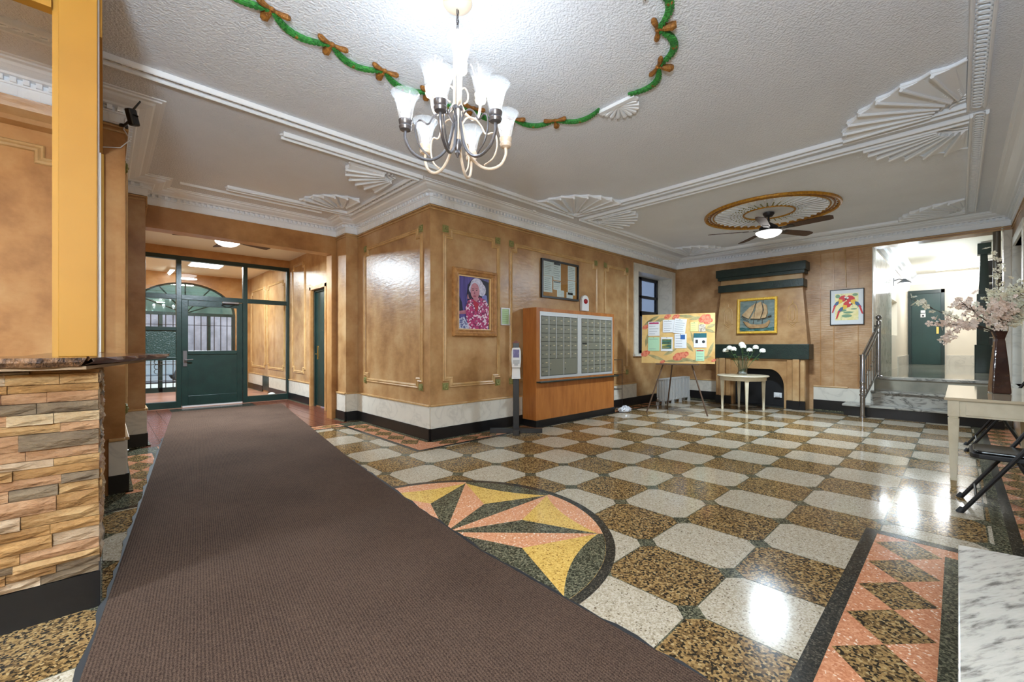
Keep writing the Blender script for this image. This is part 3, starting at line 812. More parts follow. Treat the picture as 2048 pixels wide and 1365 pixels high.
# ---- hall shell
HX = 14.6
hl = MB().box(XB+0.3, 9.9, -3.52, -3.40, 0.3, 3.3).box(9.9, 11.3, -3.52, -3.40, 0.3, 1.45).box(9.9, 11.3, -3.52, -3.40, 2.28, 3.3).box(11.3, HX+0.2, -3.52, -3.40, 0.3, 3.3).box(9.9, 11.3, -3.40, -3.28, 1.4, 2.35).build('wall_hall_left', M['cream'])
bx(XB+0.002, XB+0.3, -3.548, -3.531, LZ, 2.93).build('jamb_lining', M['dado'], wf)
hallm = marble('hall_marble', s(222,214,198), s(176,166,150), 1.6, 0.12, stretch=(2, 1, 1), amount=0.5)
structure(hl, 'shiny cream corridor wall with a niche and wall lantern', 'wall')
for k in range(3):
    for (z0, z1) in ((LZ, 1.43), (2.30, 2.95)):
        bx(6.80+k*1.02, 7.80+k*1.02, -3.536, -3.52, z0+0.002, z1).build('marble_slab', hallm, hl)
    bx(6.80+k*1.02, 7.80+k*1.02, -3.536, -3.52, 1.435, 2.295).build('marble_slab', hallm, hl)
bx(11.35, HX, -3.54, -3.52, LZ, 0.93).build('base_board', M['dado'], hl)
hb = bx(HX, HX+0.15, -6.3, -3.3, 0.3, 3.6).build('wall_hall_back', M['cream'])
structure(hb, 'cream end wall of the corridor holding the green apartment door', 'wall')
bx(HX-0.02, HX, -4.95, -4.32, LZ, 0.93).build('base_board', M['dado'], hb)
bx(HX-0.004, HX, -4.86, -4.62, 2.22, 2.46).build('notice_sheet', M['paper'], hb)
bx(HX-0.02, HX, -4.72, -4.64, 2.04, 2.10).build('switch_plate', M['iron'], hb)
hr = MB().box(XB+0.3, 9.6, -5.35, -5.16, 0.3, 3.6).box(9.6, 15.0, -6.35, -6.2, 0.3, 3.6).box(9.5, 9.6, -6.35, -5.16, 0.3, 3.6).build('wall_hall_right', M['cream'])
structure(hr, 'cream corridor wall on the stair side', 'wall')
bx(XB+0.305, XB+1.3, -5.16, -5.10, LZ, 3.0).build('marble_slab', hallm, hr)
hc = bx(XB+0.01, 15.0, -6.3, -3.3, 3.30, 3.4).build('ceiling_hall', pm('hall_ceiling', s(228,224,210), 0.6, bump=(40, 0.2)))
structure(hc, 'plain off white corridor ceiling', 'ceiling')
MB().sweep([(XB+0.3, -3.52), (HX, -3.52), (HX, -5.16)], [(0, 3.02), (0.02, 3.02), (0.03, 3.12), (0.07, 3.13), (0.09, 3.2), (0.14, 3.22), (0.2, 3.28), (0.22, 3.31), (0, 3.31)]).build('hall_cornice', M['white'], hc)
MB().box(8.2, 8.95, -4.66, -4.20, 3.255, 3.30).build('ceiling_hatch', M['cream'], hc, bev=0.006)
MB().tube([(8.3, -3.95, 3.27), (8.4, -4.2, 3.27)], 0.02, 8).build('conduit', M['cream'], hc)
d3 = bx(HX-0.05, HX, -4.225, -3.60, LZ, 2.74).build('door_3', pm('hall_door_green', s(34,66,62), 0.4, mix=(s(29,57,54), 2, 3, 0.4, 0.7)), bev=0.004)
structure(d3, 'green apartment door at the end of the corridor', 'door')
MB().box(HX-0.08, HX, -4.30, -4.225, LZ, 2.84).box(HX-0.08, HX, -4.30, -3.53, 2.74, 2.84).box(HX-0.08, HX, -3.60, -3.53, LZ, 2.74).build('door_frame', M['greenp'], d3)
MB().box(HX-0.056, HX-0.05, -3.90, -3.80, 2.17, 2.25).build('number_plate', M['paper'], d3)
pl = MB().box(HX-0.060, HX-0.05, -3.905, -3.795, 2.04, 2.15).build('knocker_plate', M['paper'], d3)
MB().box(HX-0.065, HX-0.05, -3.87, -3.83, 2.06, 2.11).build('knocker', M['iron'], pl)
bx(HX-0.07, HX-0.05, -4.18, -4.13, 1.55, 1.75).build('door_lock', brass, d3)
# steel pipe column at the opening
pc = MB().lathe([(0.042, 0), (0.042, 2.35)], 20).build('pipe_column', pm('grey_pipe', s(118,114,104), 0.35, metal=0.3), smooth=True, loc=(XB+0.08, -4.975, LZ))
tag(pc, 'slim grey steel pipe column at the stair opening', 'column', kind='structure')
# dark stair flight at the end of the corridor
stt = thing('stair_flight', 'dark green metal stair flight with open treads in the corridor', 'stairs', (0, 0, 0))
stt['kind'] = 'structure'
bx(9.82, 9.99, -5.00, -4.83, LZ, 2.25).build('newel_post', M['greenp'], stt, bev=0.006)
bx(9.79, 10.02, -5.03, -4.80, LZ, 1.22).build('newel_base', M['greenp'], stt, bev=0.006)
MB().taper(9.93, -4.93, 2.25, 3.05, 0.15, 0.15, 0.10, 0.10).box(9.83, 10.05, -5.03, -4.84, 3.05, 3.27).build('upper_newel', M['greenp'], stt)
for k in range(12):
    bx(10.02+k*0.2, 10.30+k*0.2, -6.0, -4.97, LZ+0.16+k*0.185, LZ+0.185+k*0.185).build('tread', M['dado'], stt)
MB().prism([(9.99, LZ), (9.99, LZ+0.35), (12.6, LZ+2.62), (12.6, LZ+2.3), (10.35, LZ)], -4.97, -4.94, 'xz').build('stringer', M['greenp'], stt)
bx(12.65, 12.70, -6.15, -4.94, LZ, 3.28).build('back_panel', M['iron'], stt)
# ================================================================ LAMPS
def point(name, loc, power, col=(1, 0.96, 0.90), r=0.03):
    d = bpy.data.lights.new(name, 'POINT'); d.energy = power; d.color = col; d.shadow_soft_size = r
    o = bpy.data.objects.new(name, d); COL.objects.link(o); o.location = loc
    return o
COOL = (0.73, 0.88, 1.0)
glow = lit('bulb_glow', (1, 0.98, 0.96, 1), 3.6)

# ---- chandelier
CX, CY = -1.474, -2.569
R2 = Vector((0.723, -0.691)); F2 = Vector((0.691, 0.723))
ch = thing('chandelier', 'two-tier ivory chandelier with nine lit glass tulip shades', 'chandelier', (CX, CY, ZC))
MB().lathe([(0.085, 0.0), (0.085, -0.008), (0.075, -0.022), (0.05, -0.034), (0.012, -0.04)], 24).build('ceiling_canopy', M['ivory'], ch, smooth=True)
for k in range(6):
    z = -0.045 - k*0.026; m_ = MB()
    pts = [(0.009*math.cos(a), 0.0, z - 0.017 - 0.019*math.sin(a)) if False else (0.008*math.cos(2*PI*q/10), 0.0, z-0.012+0.020*math.sin(2*PI*q/10)) for q, a in enumerate([0]*10)]
    if k % 2: pts = [(0.0, p[0], p[2]) for p in pts]
    m_.tube(pts, 0.0028, 5, closed=True).build('chain_link', M['pewter'], ch, smooth=True)
MB().tube([(0.004, 0.003, -0.03), (0.003, -0.003, -0.2)], 0.003, 5).build('cord', M['iron'], ch)
MB().lathe([(0.004, -0.190), (0.060, -0.196), (0.064, -0.204), (0.05, -0.212), (0.034, -0.225), (0.030, -0.27), (0.024, -0.285), (0.024, -0.30)], 24).build('top_dish', M['ivory'], ch, smooth=True)
for k in range(3):
    a = k*2*PI/3
    MB().tube([(0.020*math.cos(a), 0.020*math.sin(a), -0.28), (0.020*math.cos(a), 0.020*math.sin(a), -0.62), (0.012*math.cos(a), 0.012*math.sin(a), -0.84)], 0.008, 8).build('stem_rod', M['ivory'], ch, smooth=True)
MB().lathe([(0.004, -0.79), (0.022, -0.80), (0.026, -0.83), (0.012, -0.86), (0.016, -0.875), (0.003, -0.90)], 16).build('finial', M['pewter'], ch, smooth=True)
MB().lathe([(0.010, -0.60), (0.030, -0.605), (0.030, -0.625), (0.010, -0.63)], 16).build('collar', M['pewter'], ch, smooth=True)
def arm_parts(root, ang, R_, zs, low, mt):
    """one arm with its cup, shade and bulb; ang measured in the room"""
    c, sn = math.cos(ang), math.sin(ang)
    P = lambda r, z: (r*c, r*sn, z)
    if low:
        path = [(0.012, -0.62), (0.03, -0.74), (0.06, -0.85), (0.12, -0.92), (0.19, -0.938), (0.26, -0.905), (0.295, -0.84), (R_, zs-0.06)]
        path2 = [(0.028, -0.70), (0.055, -0.66), (0.10, -0.655), (0.14, -0.69), (0.17, -0.735), (0.21, -0.72), (0.235, -0.74), (0.24, -0.80), (0.215, -0.87), (0.16, -0.92)]
    else:
        path = [(0.02, -0.58), (0.06, -0.625), (0.115, -0.635), (0.155, -0.60), (R_, zs-0.055)]
        path2 = [(0.022, -0.50), (0.05, -0.475), (0.075, -0.50), (0.07, -0.545), (0.045, -0.57)]
    def smooth(pp):
        out = []
        for i in range(len(pp)-1):
            p0, p1, p2, p3 = pp[max(i-1, 0)], pp[i], pp[i+1], pp[min(i+2, len(pp)-1)]
            for q in range(5):
                t = q/5
                f = lambda a, b, c_, d: 0.5*((2*b)+(-a+c_)*t+(2*a-5*b+4*c_-d)*t*t+(-a+3*b-3*c_+d)*t**3)
                out.append((f(p0[0], p1[0], p2[0], p3[0]), f(p0[1], p1[1], p2[1], p3[1])))
        return out + [pp[-1]]
    arm = MB().tube([P(*p) for p in smooth(path)], 0.0085, 8).build('arm', mt, root, smooth=True)
    MB().tube([P(*p) for p in smooth(path2)], 0.005, 6).build('scroll', mt, arm, smooth=True)
    MB().lathe([(0.010, -0.062), (0.030, -0.055), (0.036, -0.040), (0.030, -0.030), (0.035, -0.022), (0.038, -0.004), (0.034, 0.0)], 18, P(R_, zs)).build('cup', mt, arm, smooth=True)
    MB().lathe([(0.030, 0.0), (0.037, 0.02), (0.044, 0.055), (0.051, 0.09), (0.062, 0.122), (0.079, 0.145)], 26, P(R_, zs), cap=False).build('shade', M['bulbglass'], arm, smooth=True)
    MB().lathe([(0.004, 0.004), (0.014, 0.01), (0.016, 0.03), (0.030, 0.062), (0.032, 0.08), (0.022, 0.102), (0.004, 0.112)], 16, P(R_, zs)).build('bulb', glow, arm, smooth=True)
CH_W = 0.95
for k in range(6):
    t = math.radians(-10 + 60*k)       # measured from towards-camera
    d = (-F2*math.cos(t) + R2*math.sin(t)); ang = math.atan2(d.y, d.x)
    arm_parts(ch, ang, 0.295, -0.735, True, M['pewter'] if k in (0, 1, 5) else M['ivory'])
    l = point('chandelier_bulb_light', (CX+0.295*math.cos(ang), CY+0.295*math.sin(ang), ZC-0.735+0.125), CH_W, COOL, 0.035)
for k in range(3):
    t = math.radians(13 + 120*k)
    d = (-F2*math.cos(t) + R2*math.sin(t)); ang = math.atan2(d.y, d.x)
    arm_parts(ch, ang, 0.17, -0.46, False, M['ivory'])
    point('chandelier_bulb_light', (CX+0.17*math.cos(ang), CY+0.17*math.sin(ang), ZC-0.46+0.125), CH_W*0.35, COOL, 0.035)

# ---- ceiling fans
dome = lit('lit_dome', (1, 0.98, 0.95, 1), 3.0)
def ceiling_fan(name, label, loc, rod, a0, r=0.82, light=45.0, group=None, nb=5, flat=False):
    f = thing(name, label, 'ceiling fan', loc, 0.0, group)
    MB().lathe([(0.03, 0.0), (0.075, -0.002), (0.075, -0.02), (0.05, -0.055), (0.02, -0.06)], 20).build('canopy', M['iron'], f, smooth=True)
    MB().lathe([(0.014, -0.05), (0.014, -rod)], 12).build('down_rod', M['iron'], f, smooth=True)
    z = -rod
    MB().lathe([(0.02, z+0.03), (0.045, z+0.01), (0.10, z-0.02), (0.125, z-0.05), (0.125, z-0.075), (0.09, z-0.10), (0.06, z-0.105)], 24).build('motor', M['iron'], f, smooth=True)
    MB().lathe([(0.165, z-0.112), (0.17, z-0.118), (0.165, z-0.135), (0.13, z-0.165), (0.08, z-0.187), (0.03, z-0.197), (0.004, z-0.199)], 28).build('light_dome', dome, f, smooth=True)
    MB().lathe([(0.05, z-0.09), (0.172, z-0.106), (0.172, z-0.116), (0.05, z-0.112)], 28).build('light_rim', M['alu'], f, smooth=True)
    for k in range(nb):
        a = a0 + k*2*PI/nb; c, sn = math.cos(a), math.sin(a)
        mb = MB(); m0 = mb.n()
        mb.prism([(0.27, -0.055), (0.30, -0.062), (r-0.12, -0.078), (r-0.03, -0.06), (r, -0.02), (r-0.02, 0.06), (r-0.06, 0.072), (0.30, 0.06), (0.27, 0.05)], -0.004, 0.004)
        mb.since(m0, Matrix.Rotation(a, 4, 'Z') @ Matrix.Translation((0, 0, z-0.085)) @ Matrix.Rotation(math.radians(-12), 4, 'X'))
        b = mb.build('blade', M['dkwood'], f)
        mb = MB(); m0 = mb.n()
        mb.box(0.09, 0.20, -0.018, 0.018, -0.006, 0.004).box(0.18, 0.34, -0.04, 0.04, -0.008, -0.004)
        mb.since(m0, Matrix.Rotation(a, 4, 'Z') @ Matrix.Translation((0, 0, z-0.085)) @ Matrix.Rotation(math.radians(-12), 4, 'X'))
        mb.build('blade_bracket', M['iron'], b)
    if light:
        d = bpy.data.lights.new(name + '_light', 'AREA'); d.shape = 'DISK'; d.size = 0.34; d.energy = light; d.color = COOL
        o = bpy.data.objects.new(name + '_light', d); COL.objects.link(o); o.location = (loc[0], loc[1], loc[2]+z-0.205)
    return f
FX, FY = 4.2, -2.62
def cam_ang(deg):   # angle given as (right, depth) in the view, turned into a room angle
    d = R2*math.cos(math.radians(deg)) + F2*math.sin(math.radians(deg)); return math.atan2(d.y, d.x)
ceiling_fan('ceiling_fan', 'five-blade dark wood ceiling fan with lit dome under the gilt medallion', (FX, FY, ZC-0.012), 0.17, cam_ang(-56), 0.82, 58)
ceiling_fan('ceiling_fan', 'dark ceiling fan with lit dome in the entrance vestibule', (-1.512, 3.6, 3.10), 0.10, cam_ang(-8), 0.72, 100)
ceiling_fan('ceiling_fan', 'added dark ceiling fan with lit dome for fill light, unseen behind the viewpoint', (-5.4, -2.62, ZC), 0.17, 0.3, 0.82, 60)  # extra fan out of view, added to even out the room light

# added globe lamp, out of view by the right wall, for fill light
gl = thing('floor_lamp', 'added fill lamp with a large lit white globe, unseen behind the viewpoint', 'fill lamp', (-3.65, -4.85, 0))
MB().lathe([(0.15, 0), (0.15, 0.02), (0.02, 0.04)], 20).build('base', M['iron'], gl, smooth=True)
MB().lathe([(0.012, 0.03), (0.012, 1.42)], 10).build('pole', M['iron'], gl, smooth=True)
MB().lathe([(0.04, 1.40), (0.06, 1.42), (0.06, 1.46)], 16).build('holder', M['iron'], gl, smooth=True)
MB().ell((0, 0, 1.62), 0.16, 0.16, 0.16, 24, 16).build('globe', lit('globe_glow', (0.8, 0.92, 1, 1), 3.0), gl, smooth=True)
point('floor_lamp_light', (-3.65, -4.85, 1.85), 200, COOL, 0.17)

# ---- gilt ceiling medallion
md = thing('ceiling_medallion', 'round white and gold plaster medallion above the lobby fan', 'medallion', (FX, FY, ZC))
def ring(r, t, m, nm, z=-0.01):
    MB().tube([(r*math.cos(2*PI*i/64), r*math.sin(2*PI*i/64), z) for i in range(64)], t, 8, closed=True).build(nm, m, md, smooth=True)
MB().lathe([(0.86, 0.0), (0.86, -0.004), (0.02, -0.004), (0.02, 0.0)], 64, cap=False).build('disc', M['white'], md)
ring(0.85, 0.026, M['gold'], 'outer_rim', -0.008); ring(0.79, 0.012, M['bronze'], 'inner_rim'); ring(0.745, 0.010, M['gold'], 'scalloped_rim'); ring(0.33, 0.013, M['gold'], 'centre_rim')
for k in range(40):
    a = 2*PI*k/40
    mb = MB().tube([(0.35*math.cos(a), 0.35*math.sin(a), -0.008), (0.72*math.cos(a+0.05), 0.72*math.sin(a+0.05), -0.014)], [0.007, 0.017], 6)
    mb.build('ray', M['white'], md, smooth=True)
gm = MB()
for k in range(40):
    a = 2*PI*(k+0.5)/40
    for i in range(4): gm.ell(((0.37+i*0.045)*math.cos(a), (0.37+i*0.045)*math.sin(a), -0.01), 0.010, 0.010, 0.006, 6, 4)
gm.build('leaf_beads', M['rosette'], md, kind='stuff')
gm = MB()
for k in range(48):
    a = 2*PI*k/48; gm.ell((0.82*math.cos(a), 0.82*math.sin(a), -0.012), 0.014, 0.014, 0.008, 6, 4)
gm.build('rim_flowers', M['bronze'], md, kind='stuff')

# ---- garland round the chandelier
gd = thing('ceiling_garland', 'green plaster garland with gold bows ringing the chandelier', 'garland', (CX, CY, ZC))
right = [(-2.24, -1.79), (-1.872, -1.738), (-1.496, -1.727), (-1.11, -1.735), (-0.735, -1.79), (-0.374, -1.899), (-0.097, -2.13)]
low = [(-0.121, -3.101), (-0.455, -3.274), (-0.82, -3.38), (-1.2, -3.43), (-1.6, -3.44), (-2.0, -3.42), (-2.4, -3.34), (-2.75, -3.13)]
left = [(-2.86, -2.10), (-2.58, -1.90)]
shells = [(0.085, -2.64), (-3.03, -2.60)]
seq = right + [shells[0]] + low + [shells[1]] + left
ctr = Vector((CX, CY))
for i, p in enumerate(seq):
    a, b = Vector(p), Vector(seq[(i+1) % len(seq)])
    sa, sb = p in shells, seq[(i+1) % len(seq)] in shells
    t = b - a; L_ = t.length; t.normalize(); n = Vector((t.y, -t.x))
    if n.dot((a+b)/2 - ctr) < 0: n = -n
    if sa: a = a + t*0.15
    if sb: b = b - t*0.15
    pts = []; rad = []
    for q in range(19):
        u = q/18.0; w = a + (b-a)*u + n*(0.105*4*u*(1-u))
        pts.append((w.x-CX, w.y-CY, -0.008)); rad.append(0.009 + 0.014*math.sin(PI*u)**0.8 + 0.002*(q % 2))
    sw = MB().tube(pts, rad, 7)
    random.seed(i)
    for q in range(1, 18):
        for sgn in (-1, 1):
            c = Vector(pts[q]); dd = Vector(pts[q+1 if q < 18 else q]) - Vector(pts[q-1]); dd.normalize()
            m0 = sw.n(); sw.ell((0, 0, 0), 0.018, 0.007, 0.006, 6, 4)
            sw.since(m0, Matrix.Translation(c + Vector((dd.y, -dd.x, 0))*sgn*rad[q]*0.7 + Vector((0, 0, -0.010))) @ Matrix.Rotation(math.atan2(dd.y, dd.x) + sgn*0.5, 4, 'Z'))
    so = sw.build('garland_swag', M['leafgreen'], gd)
    c = Vector(pts[9]); 
    MB().ell((c.x, c.y, -0.018), 0.022, 0.022, 0.014, 8, 5).build('gold_knot', M['bronze'], so)
for i, p in enumerate(seq):
    o = Vector(p) - ctr; out = o.normalized(); 
    nxt, prv = Vector(seq[(i+1) % len(seq)]), Vector(seq[i-1]); tn = (nxt-prv).normalized(); out = Vector((tn.y, -tn.x))
    if out.dot(o) < 0: out = -out
    mb = MB(); m0 = mb.n()
    if p in shells:
        mb.box(-0.17, 0.17, -0.02, 0.02, -0.026, 0)
        for k in range(9):
            a = PI*(k+0.5)/9
            mb.tube([(0, 0.02, -0.014), (0.15*math.cos(a), 0.03+0.17*math.sin(a), -0.012)], [0.006, 0.022], 6)
        mb.ell((0.15, 0.03, -0.015), 0.03, 0.03, 0.014, 8, 5).ell((-0.15, 0.03, -0.015), 0.03, 0.03, 0.014, 8, 5)
        mb.since(m0, Matrix.Translation((o.x, o.y, 0)) @ Matrix.Rotation(math.atan2(out.y, out.x) - PI/2, 4, 'Z'))
        mb.build('shell', M['white'], gd)
    else:
        mb.ell((0, 0, -0.014), 0.020, 0.016, 0.014, 8, 5)
        for sg in (-1, 1):
            mb.tube([(sg*0.012, 0, -0.014), (sg*0.05, -0.004, -0.016), (sg*0.082, -0.012, -0.014), (sg*0.098, -0.016, -0.012)], [0.009, 0.016, 0.019, 0.012], 7)
        mb.tube([(0, 0.012, -0.014), (0.0, 0.05, -0.016), (0.0, 0.09, -0.016), (0.0, 0.112, -0.014)], [0.008, 0.020, 0.028, 0.018], 7)
        mb.since(m0, Matrix.Translation((o.x, o.y, 0)) @ Matrix.Rotation(math.atan2(out.y, out.x) - PI/2, 4, 'Z'))
        mb.build('gold_bow', M['bronze'], gd)

# ---- other lamps
pn = thing('ceiling_light', 'square lit ceiling panel beyond the green entrance screen', 'ceiling light', (-1.24, 7.55, 3.10))
bx(-0.32, 0.32, -0.32, 0.32, -0.03, 0).build('housing', M['plastic'], pn)
bx(-0.29, 0.29, -0.29, 0.29, -0.038, -0.03).build('diffuser', lit('panel_glow', (0.95, 0.98, 1, 1), 6.0), pn)
pd = bpy.data.lights.new('panel_light', 'AREA'); pd.size = 0.56; pd.energy = 60; pd.color = (0.95, 0.98, 1)
po_ = bpy.data.objects.new('panel_light', pd); COL.objects.link(po_); po_.location = (-1.24, 7.55, 3.055)
tb = thing('tube_light', 'short lit tube on the outer vestibule ceiling', 'tube light', (-1.75, 9.0, 3.10))
bx(-0.05, 0.05, -0.4, 0.4, -0.05, 0).build('batten', M['plastic'], tb)
MB().tube([(0, -0.38, -0.07), (0, 0.38, -0.07)], 0.018, 10).build('tube', lit('tube_glow', (1, 1, 0.95, 1), 10.0), tb, smooth=True)
th = thing('tube_light', 'long lit tube on the corridor ceiling near the green door', 'tube light', (13.0, -4.62, 3.30))
bx(-0.06, 0.06, -0.48, 0.48, -0.06, 0).build('batten', M['plastic'], th)
MB().tube([(0, -0.46, -0.085), (0, 0.46, -0.085)], 0.022, 10).build('tube', lit('tube_glow_hall', (0.95, 0.97, 1, 1), 12.0), th, smooth=True)
point('hall_tube_light', (12.9, -4.5, 3.05), 42, (0.97, 0.98, 1), 0.3)
wlm = thing('wall_lantern', 'black wall lantern with lit glass on the corridor wall', 'wall lamp', (10.4, -3.52, 2.62))
MB().box(-0.05, 0.05, -0.02, 0, -0.02, 0.16).tube([(0, -0.01, 0.10), (0, -0.10, 0.13), (0, -0.19, 0.10)], 0.012, 8).build('bracket', M['iron'], wlm)
MB().lathe([(0.02, 0.16), (0.05, 0.13), (0.12, 0.07), (0.125, 0.06), (0.06, 0.06)], 16, (0, -0.19, -0.03)).build('cap', M['iron'], wlm, smooth=True)
MB().lathe([(0.095, 0.06), (0.10, 0.0), (0.085, -0.09), (0.05, -0.13), (0.01, -0.14)], 18, (0, -0.19, -0.03)).build('glass_globe', lit('lantern_glow', (1, 0.99, 0.97, 1), 12.0), wlm, smooth=True)
point('lantern_light', (10.2, -3.80, 2.55), 22, COOL, 0.1)
# ================================================================ BIG OBJECTS
def mat_runner():
    m = bpy.data.materials.new('ribbed_brown_carpet'); m.use_nodes = True
    nt = m.node_tree; N = nt.nodes; L = nt.links; p = N['Principled BSDF']
    tc = N.new('ShaderNodeTexCoord'); mp = N.new('ShaderNodeMapping'); mp.inputs['Rotation'].default_value = (0, 0, math.radians(7.4))
    L.new(tc.outputs['Object'], mp.inputs['Vector'])
    wv = N.new('ShaderNodeTexWave'); wv.bands_direction = 'X'; wv.inputs['Scale'].default_value = 26.0; wv.inputs['Distortion'].default_value = 0.6; wv.inputs['Detail'].default_value = 1; wv.inputs['Detail Scale'].default_value = 8
    L.new(mp.outputs[0], wv.inputs['Vector'])
    nz = N.new('ShaderNodeTexNoise'); nz.inputs['Scale'].default_value = 260; nz.inputs['Detail'].default_value = 3; L.new(tc.outputs['Object'], nz.inputs['Vector'])
    nl = N.new('ShaderNodeTexNoise'); nl.inputs['Scale'].default_value = 1.3; nl.inputs['Detail'].default_value = 4; L.new(tc.outputs['Object'], nl.inputs['Vector'])
    cr = N.new('ShaderNodeValToRGB'); e = cr.color_ramp.elements
    e[0].position = 0.32; e[0].color = s(50,37,31); e[1].position = 0.7; e[1].color = s(105,85,72)
    ad = N.new('ShaderNodeMath'); ad.operation = 'MULTIPLY_ADD'; ad.inputs[1].default_value = 0.16; L.new(wv.outputs['Fac'], ad.inputs[0]); L.new(nz.outputs['Fac'], ad.inputs[2])
    a2 = N.new('ShaderNodeMath'); a2.operation = 'MULTIPLY_ADD'; a2.inputs[1].default_value = 0.25; L.new(nl.outputs['Fac'], a2.inputs[0]); L.new(ad.outputs[0], a2.inputs[2])
    a3 = N.new('ShaderNodeMath'); a3.operation = 'SUBTRACT'; a3.inputs[1].default_value = 0.19; L.new(a2.outputs[0], a3.inputs[0])
    L.new(a3.outputs[0], cr.inputs['Fac']); L.new(cr.outputs['Color'], p.inputs['Base Color'])
    bn = N.new('ShaderNodeBump'); bn.inputs['Strength'].default_value = 0.7; bn.inputs['Distance'].default_value = 0.006
    L.new(a2.outputs[0], bn.inputs['Height']); L.new(bn.outputs['Normal'], p.inputs['Normal'])
    p.inputs['Roughness'].default_value = 0.95; p.inputs['Specular IOR Level'].default_value = 0.1
    return m
mt = thing('runner_mat', 'long ribbed brown entrance runner across the terrazzo', 'mat', (0, 0, 0))
RP = [(-3.20, -4.25), (-1.41, -4.45), (-1.40, -3.95), (-1.375, -2.653), (-1.235, -1.4), (-1.084, -0.149), (-0.70, 2.45), (-0.31, 5.05), (-2.07, 5.15), (-2.39, 2.6), (-2.712, 0.03), (-2.891, -1.4), (-3.016, -2.409)]
MB().prism(RP, 0.003, 0.013).build('carpet', mat_runner(), mt, bev=0.003)
random.seed(8)
def ragged(pts, out):
    q = []; 
    for a, b in zip(pts[:-1], pts[1:]):
        a, b = Vector(a), Vector(b); k = max(2, int((b-a).length/0.09))
        for i in range(k):
            u = i/k; w = a + (b-a)*u
            q.append((w.x + out*random.uniform(0.006, 0.03), w.y + random.uniform(-0.02, 0.02)))
    return q
le = [(-3.20, -4.25), (-3.016, -2.409), (-2.891, -1.4), (-2.712, 0.03), (-2.39, 2.6)]
MB().prism(ragged(le, -1) + le[::-1], 0.0035, 0.0070).build('rubber_edge', M['rubber'], mt)
re_ = [(-1.40, -3.95), (-1.375, -2.653), (-1.235, -1.4), (-1.084, -0.149)]
MB().prism(ragged(re_, 1) + re_[::-1], 0.0035, 0.0070).build('rubber_edge', M['rubber'], mt)

# ---- stone counter
sc = thing('stone_counter', 'reception counter faced with split ledgestone and a black plinth', 'counter', (0, 0, 0))
SX, SYF = -2.975, -1.83
MB().box(-4.1, SX-0.02, SYF+0.02, SYF+0.22, 0, 1.10).box(SX-0.22, SX-0.02, SYF+0.2, 0.115, 0, 1.10).build('core_wall', M['plaster_dk'], sc)
MB().box(-4.1, SX+0.008, SYF-0.008, SYF+0.02, 0, 0.163).box(SX-0.02, SX+0.008, SYF+0.02, 0.115, 0, 0.163).build('plinth', M['black'], sc)
SM = []
for nm, a, b in (('a', (220,180,124), (190,142,86)), ('b', (210,166,124), (182,130,88)), ('c', (232,208,170), (204,170,124)), ('d', (158,136,108), (116,96,76)), ('e', (206,158,96), (162,116,66)), ('f', (224,198,166), (194,160,124))):
    SM.append(pm('ledgestone_' + nm, s(*[int(q*0.84) for q in a]), 0.8, mix=(s(*[int(q*0.8) for q in b]), 9, 6, 0.3, 0.7), bump=(26, 0.9, 0.02), scale=(1, 1, 2.2)))
random.seed(21)
def stone(x0, x1, z0, z1, proud, front):
    """one split-faced stone; front=True lies on the y face, else on the x face"""
    mb = MB(); nx = max(2, int((x1-x0)/0.05)); nz_ = 2
    base = []
    for k in range(nz_+1):
        for i in range(nx+1):
            u = x0 + (x1-x0)*i/nx; z = z0 + (z1-z0)*k/nz_
            e = (i in (0, nx)) or (k in (0, nz_))
            p = proud*(0.72 if e else 1.0) + random.uniform(-0.005, 0.005)
            base.append((u, p, z))
    f = (lambda u, p, z: (u, SYF + 0.02 - p, z)) if front else (lambda u, p, z: (SX - 0.02 + p, u, z))
    mb.v = [f(*b) for b in base]
    for k in range(nz_):
        for i in range(nx):
            a = k*(nx+1)+i; mb.face([a, a+1, a+nx+2, a+nx+1])
    b0 = len(mb.v)
    rim = [i for i in range(nx+1)] + [(k*(nx+1)+nx) for k in range(1, nz_+1)] + [nz_*(nx+1)+i for i in range(nx-1, -1, -1)] + [k*(nx+1) for k in range(nz_-1, 0, -1)]
    for r in rim:
        u, p, z = base[r]; mb.v.append(f(u, 0.0, z))
    for i in range(len(rim)):
        j = (i+1) % len(rim); mb.face([rim[i], rim[j], b0+j, b0+i])
    mb.build('stone', random.choice(SM + [SM[0], SM[4], SM[3], SM[1]]), sc)
z = 0.165
while z < 1.09:
    h = random.choice((0.034, 0.040, 0.046, 0.056, 0.068)); z1 = min(z+h, 1.095)
    x = SX + random.uniform(0.0, 0.006)
    while x > -4.08:
        l = min(random.uniform(0.11, 0.28), x+4.1); stone(x-l+0.0015, x, z+0.0012, z1-0.0008, random.uniform(0.020, 0.056), True); x -= l
    y = SYF + 0.02
    while y < 0.09:
        l = random.uniform(0.12, 0.34); y2 = min(y+l, 0.112)
        stone(y, y2-0.0015, z+0.0012, z1-0.0008, random.uniform(0.022, 0.044), False); y += l
    z = z1

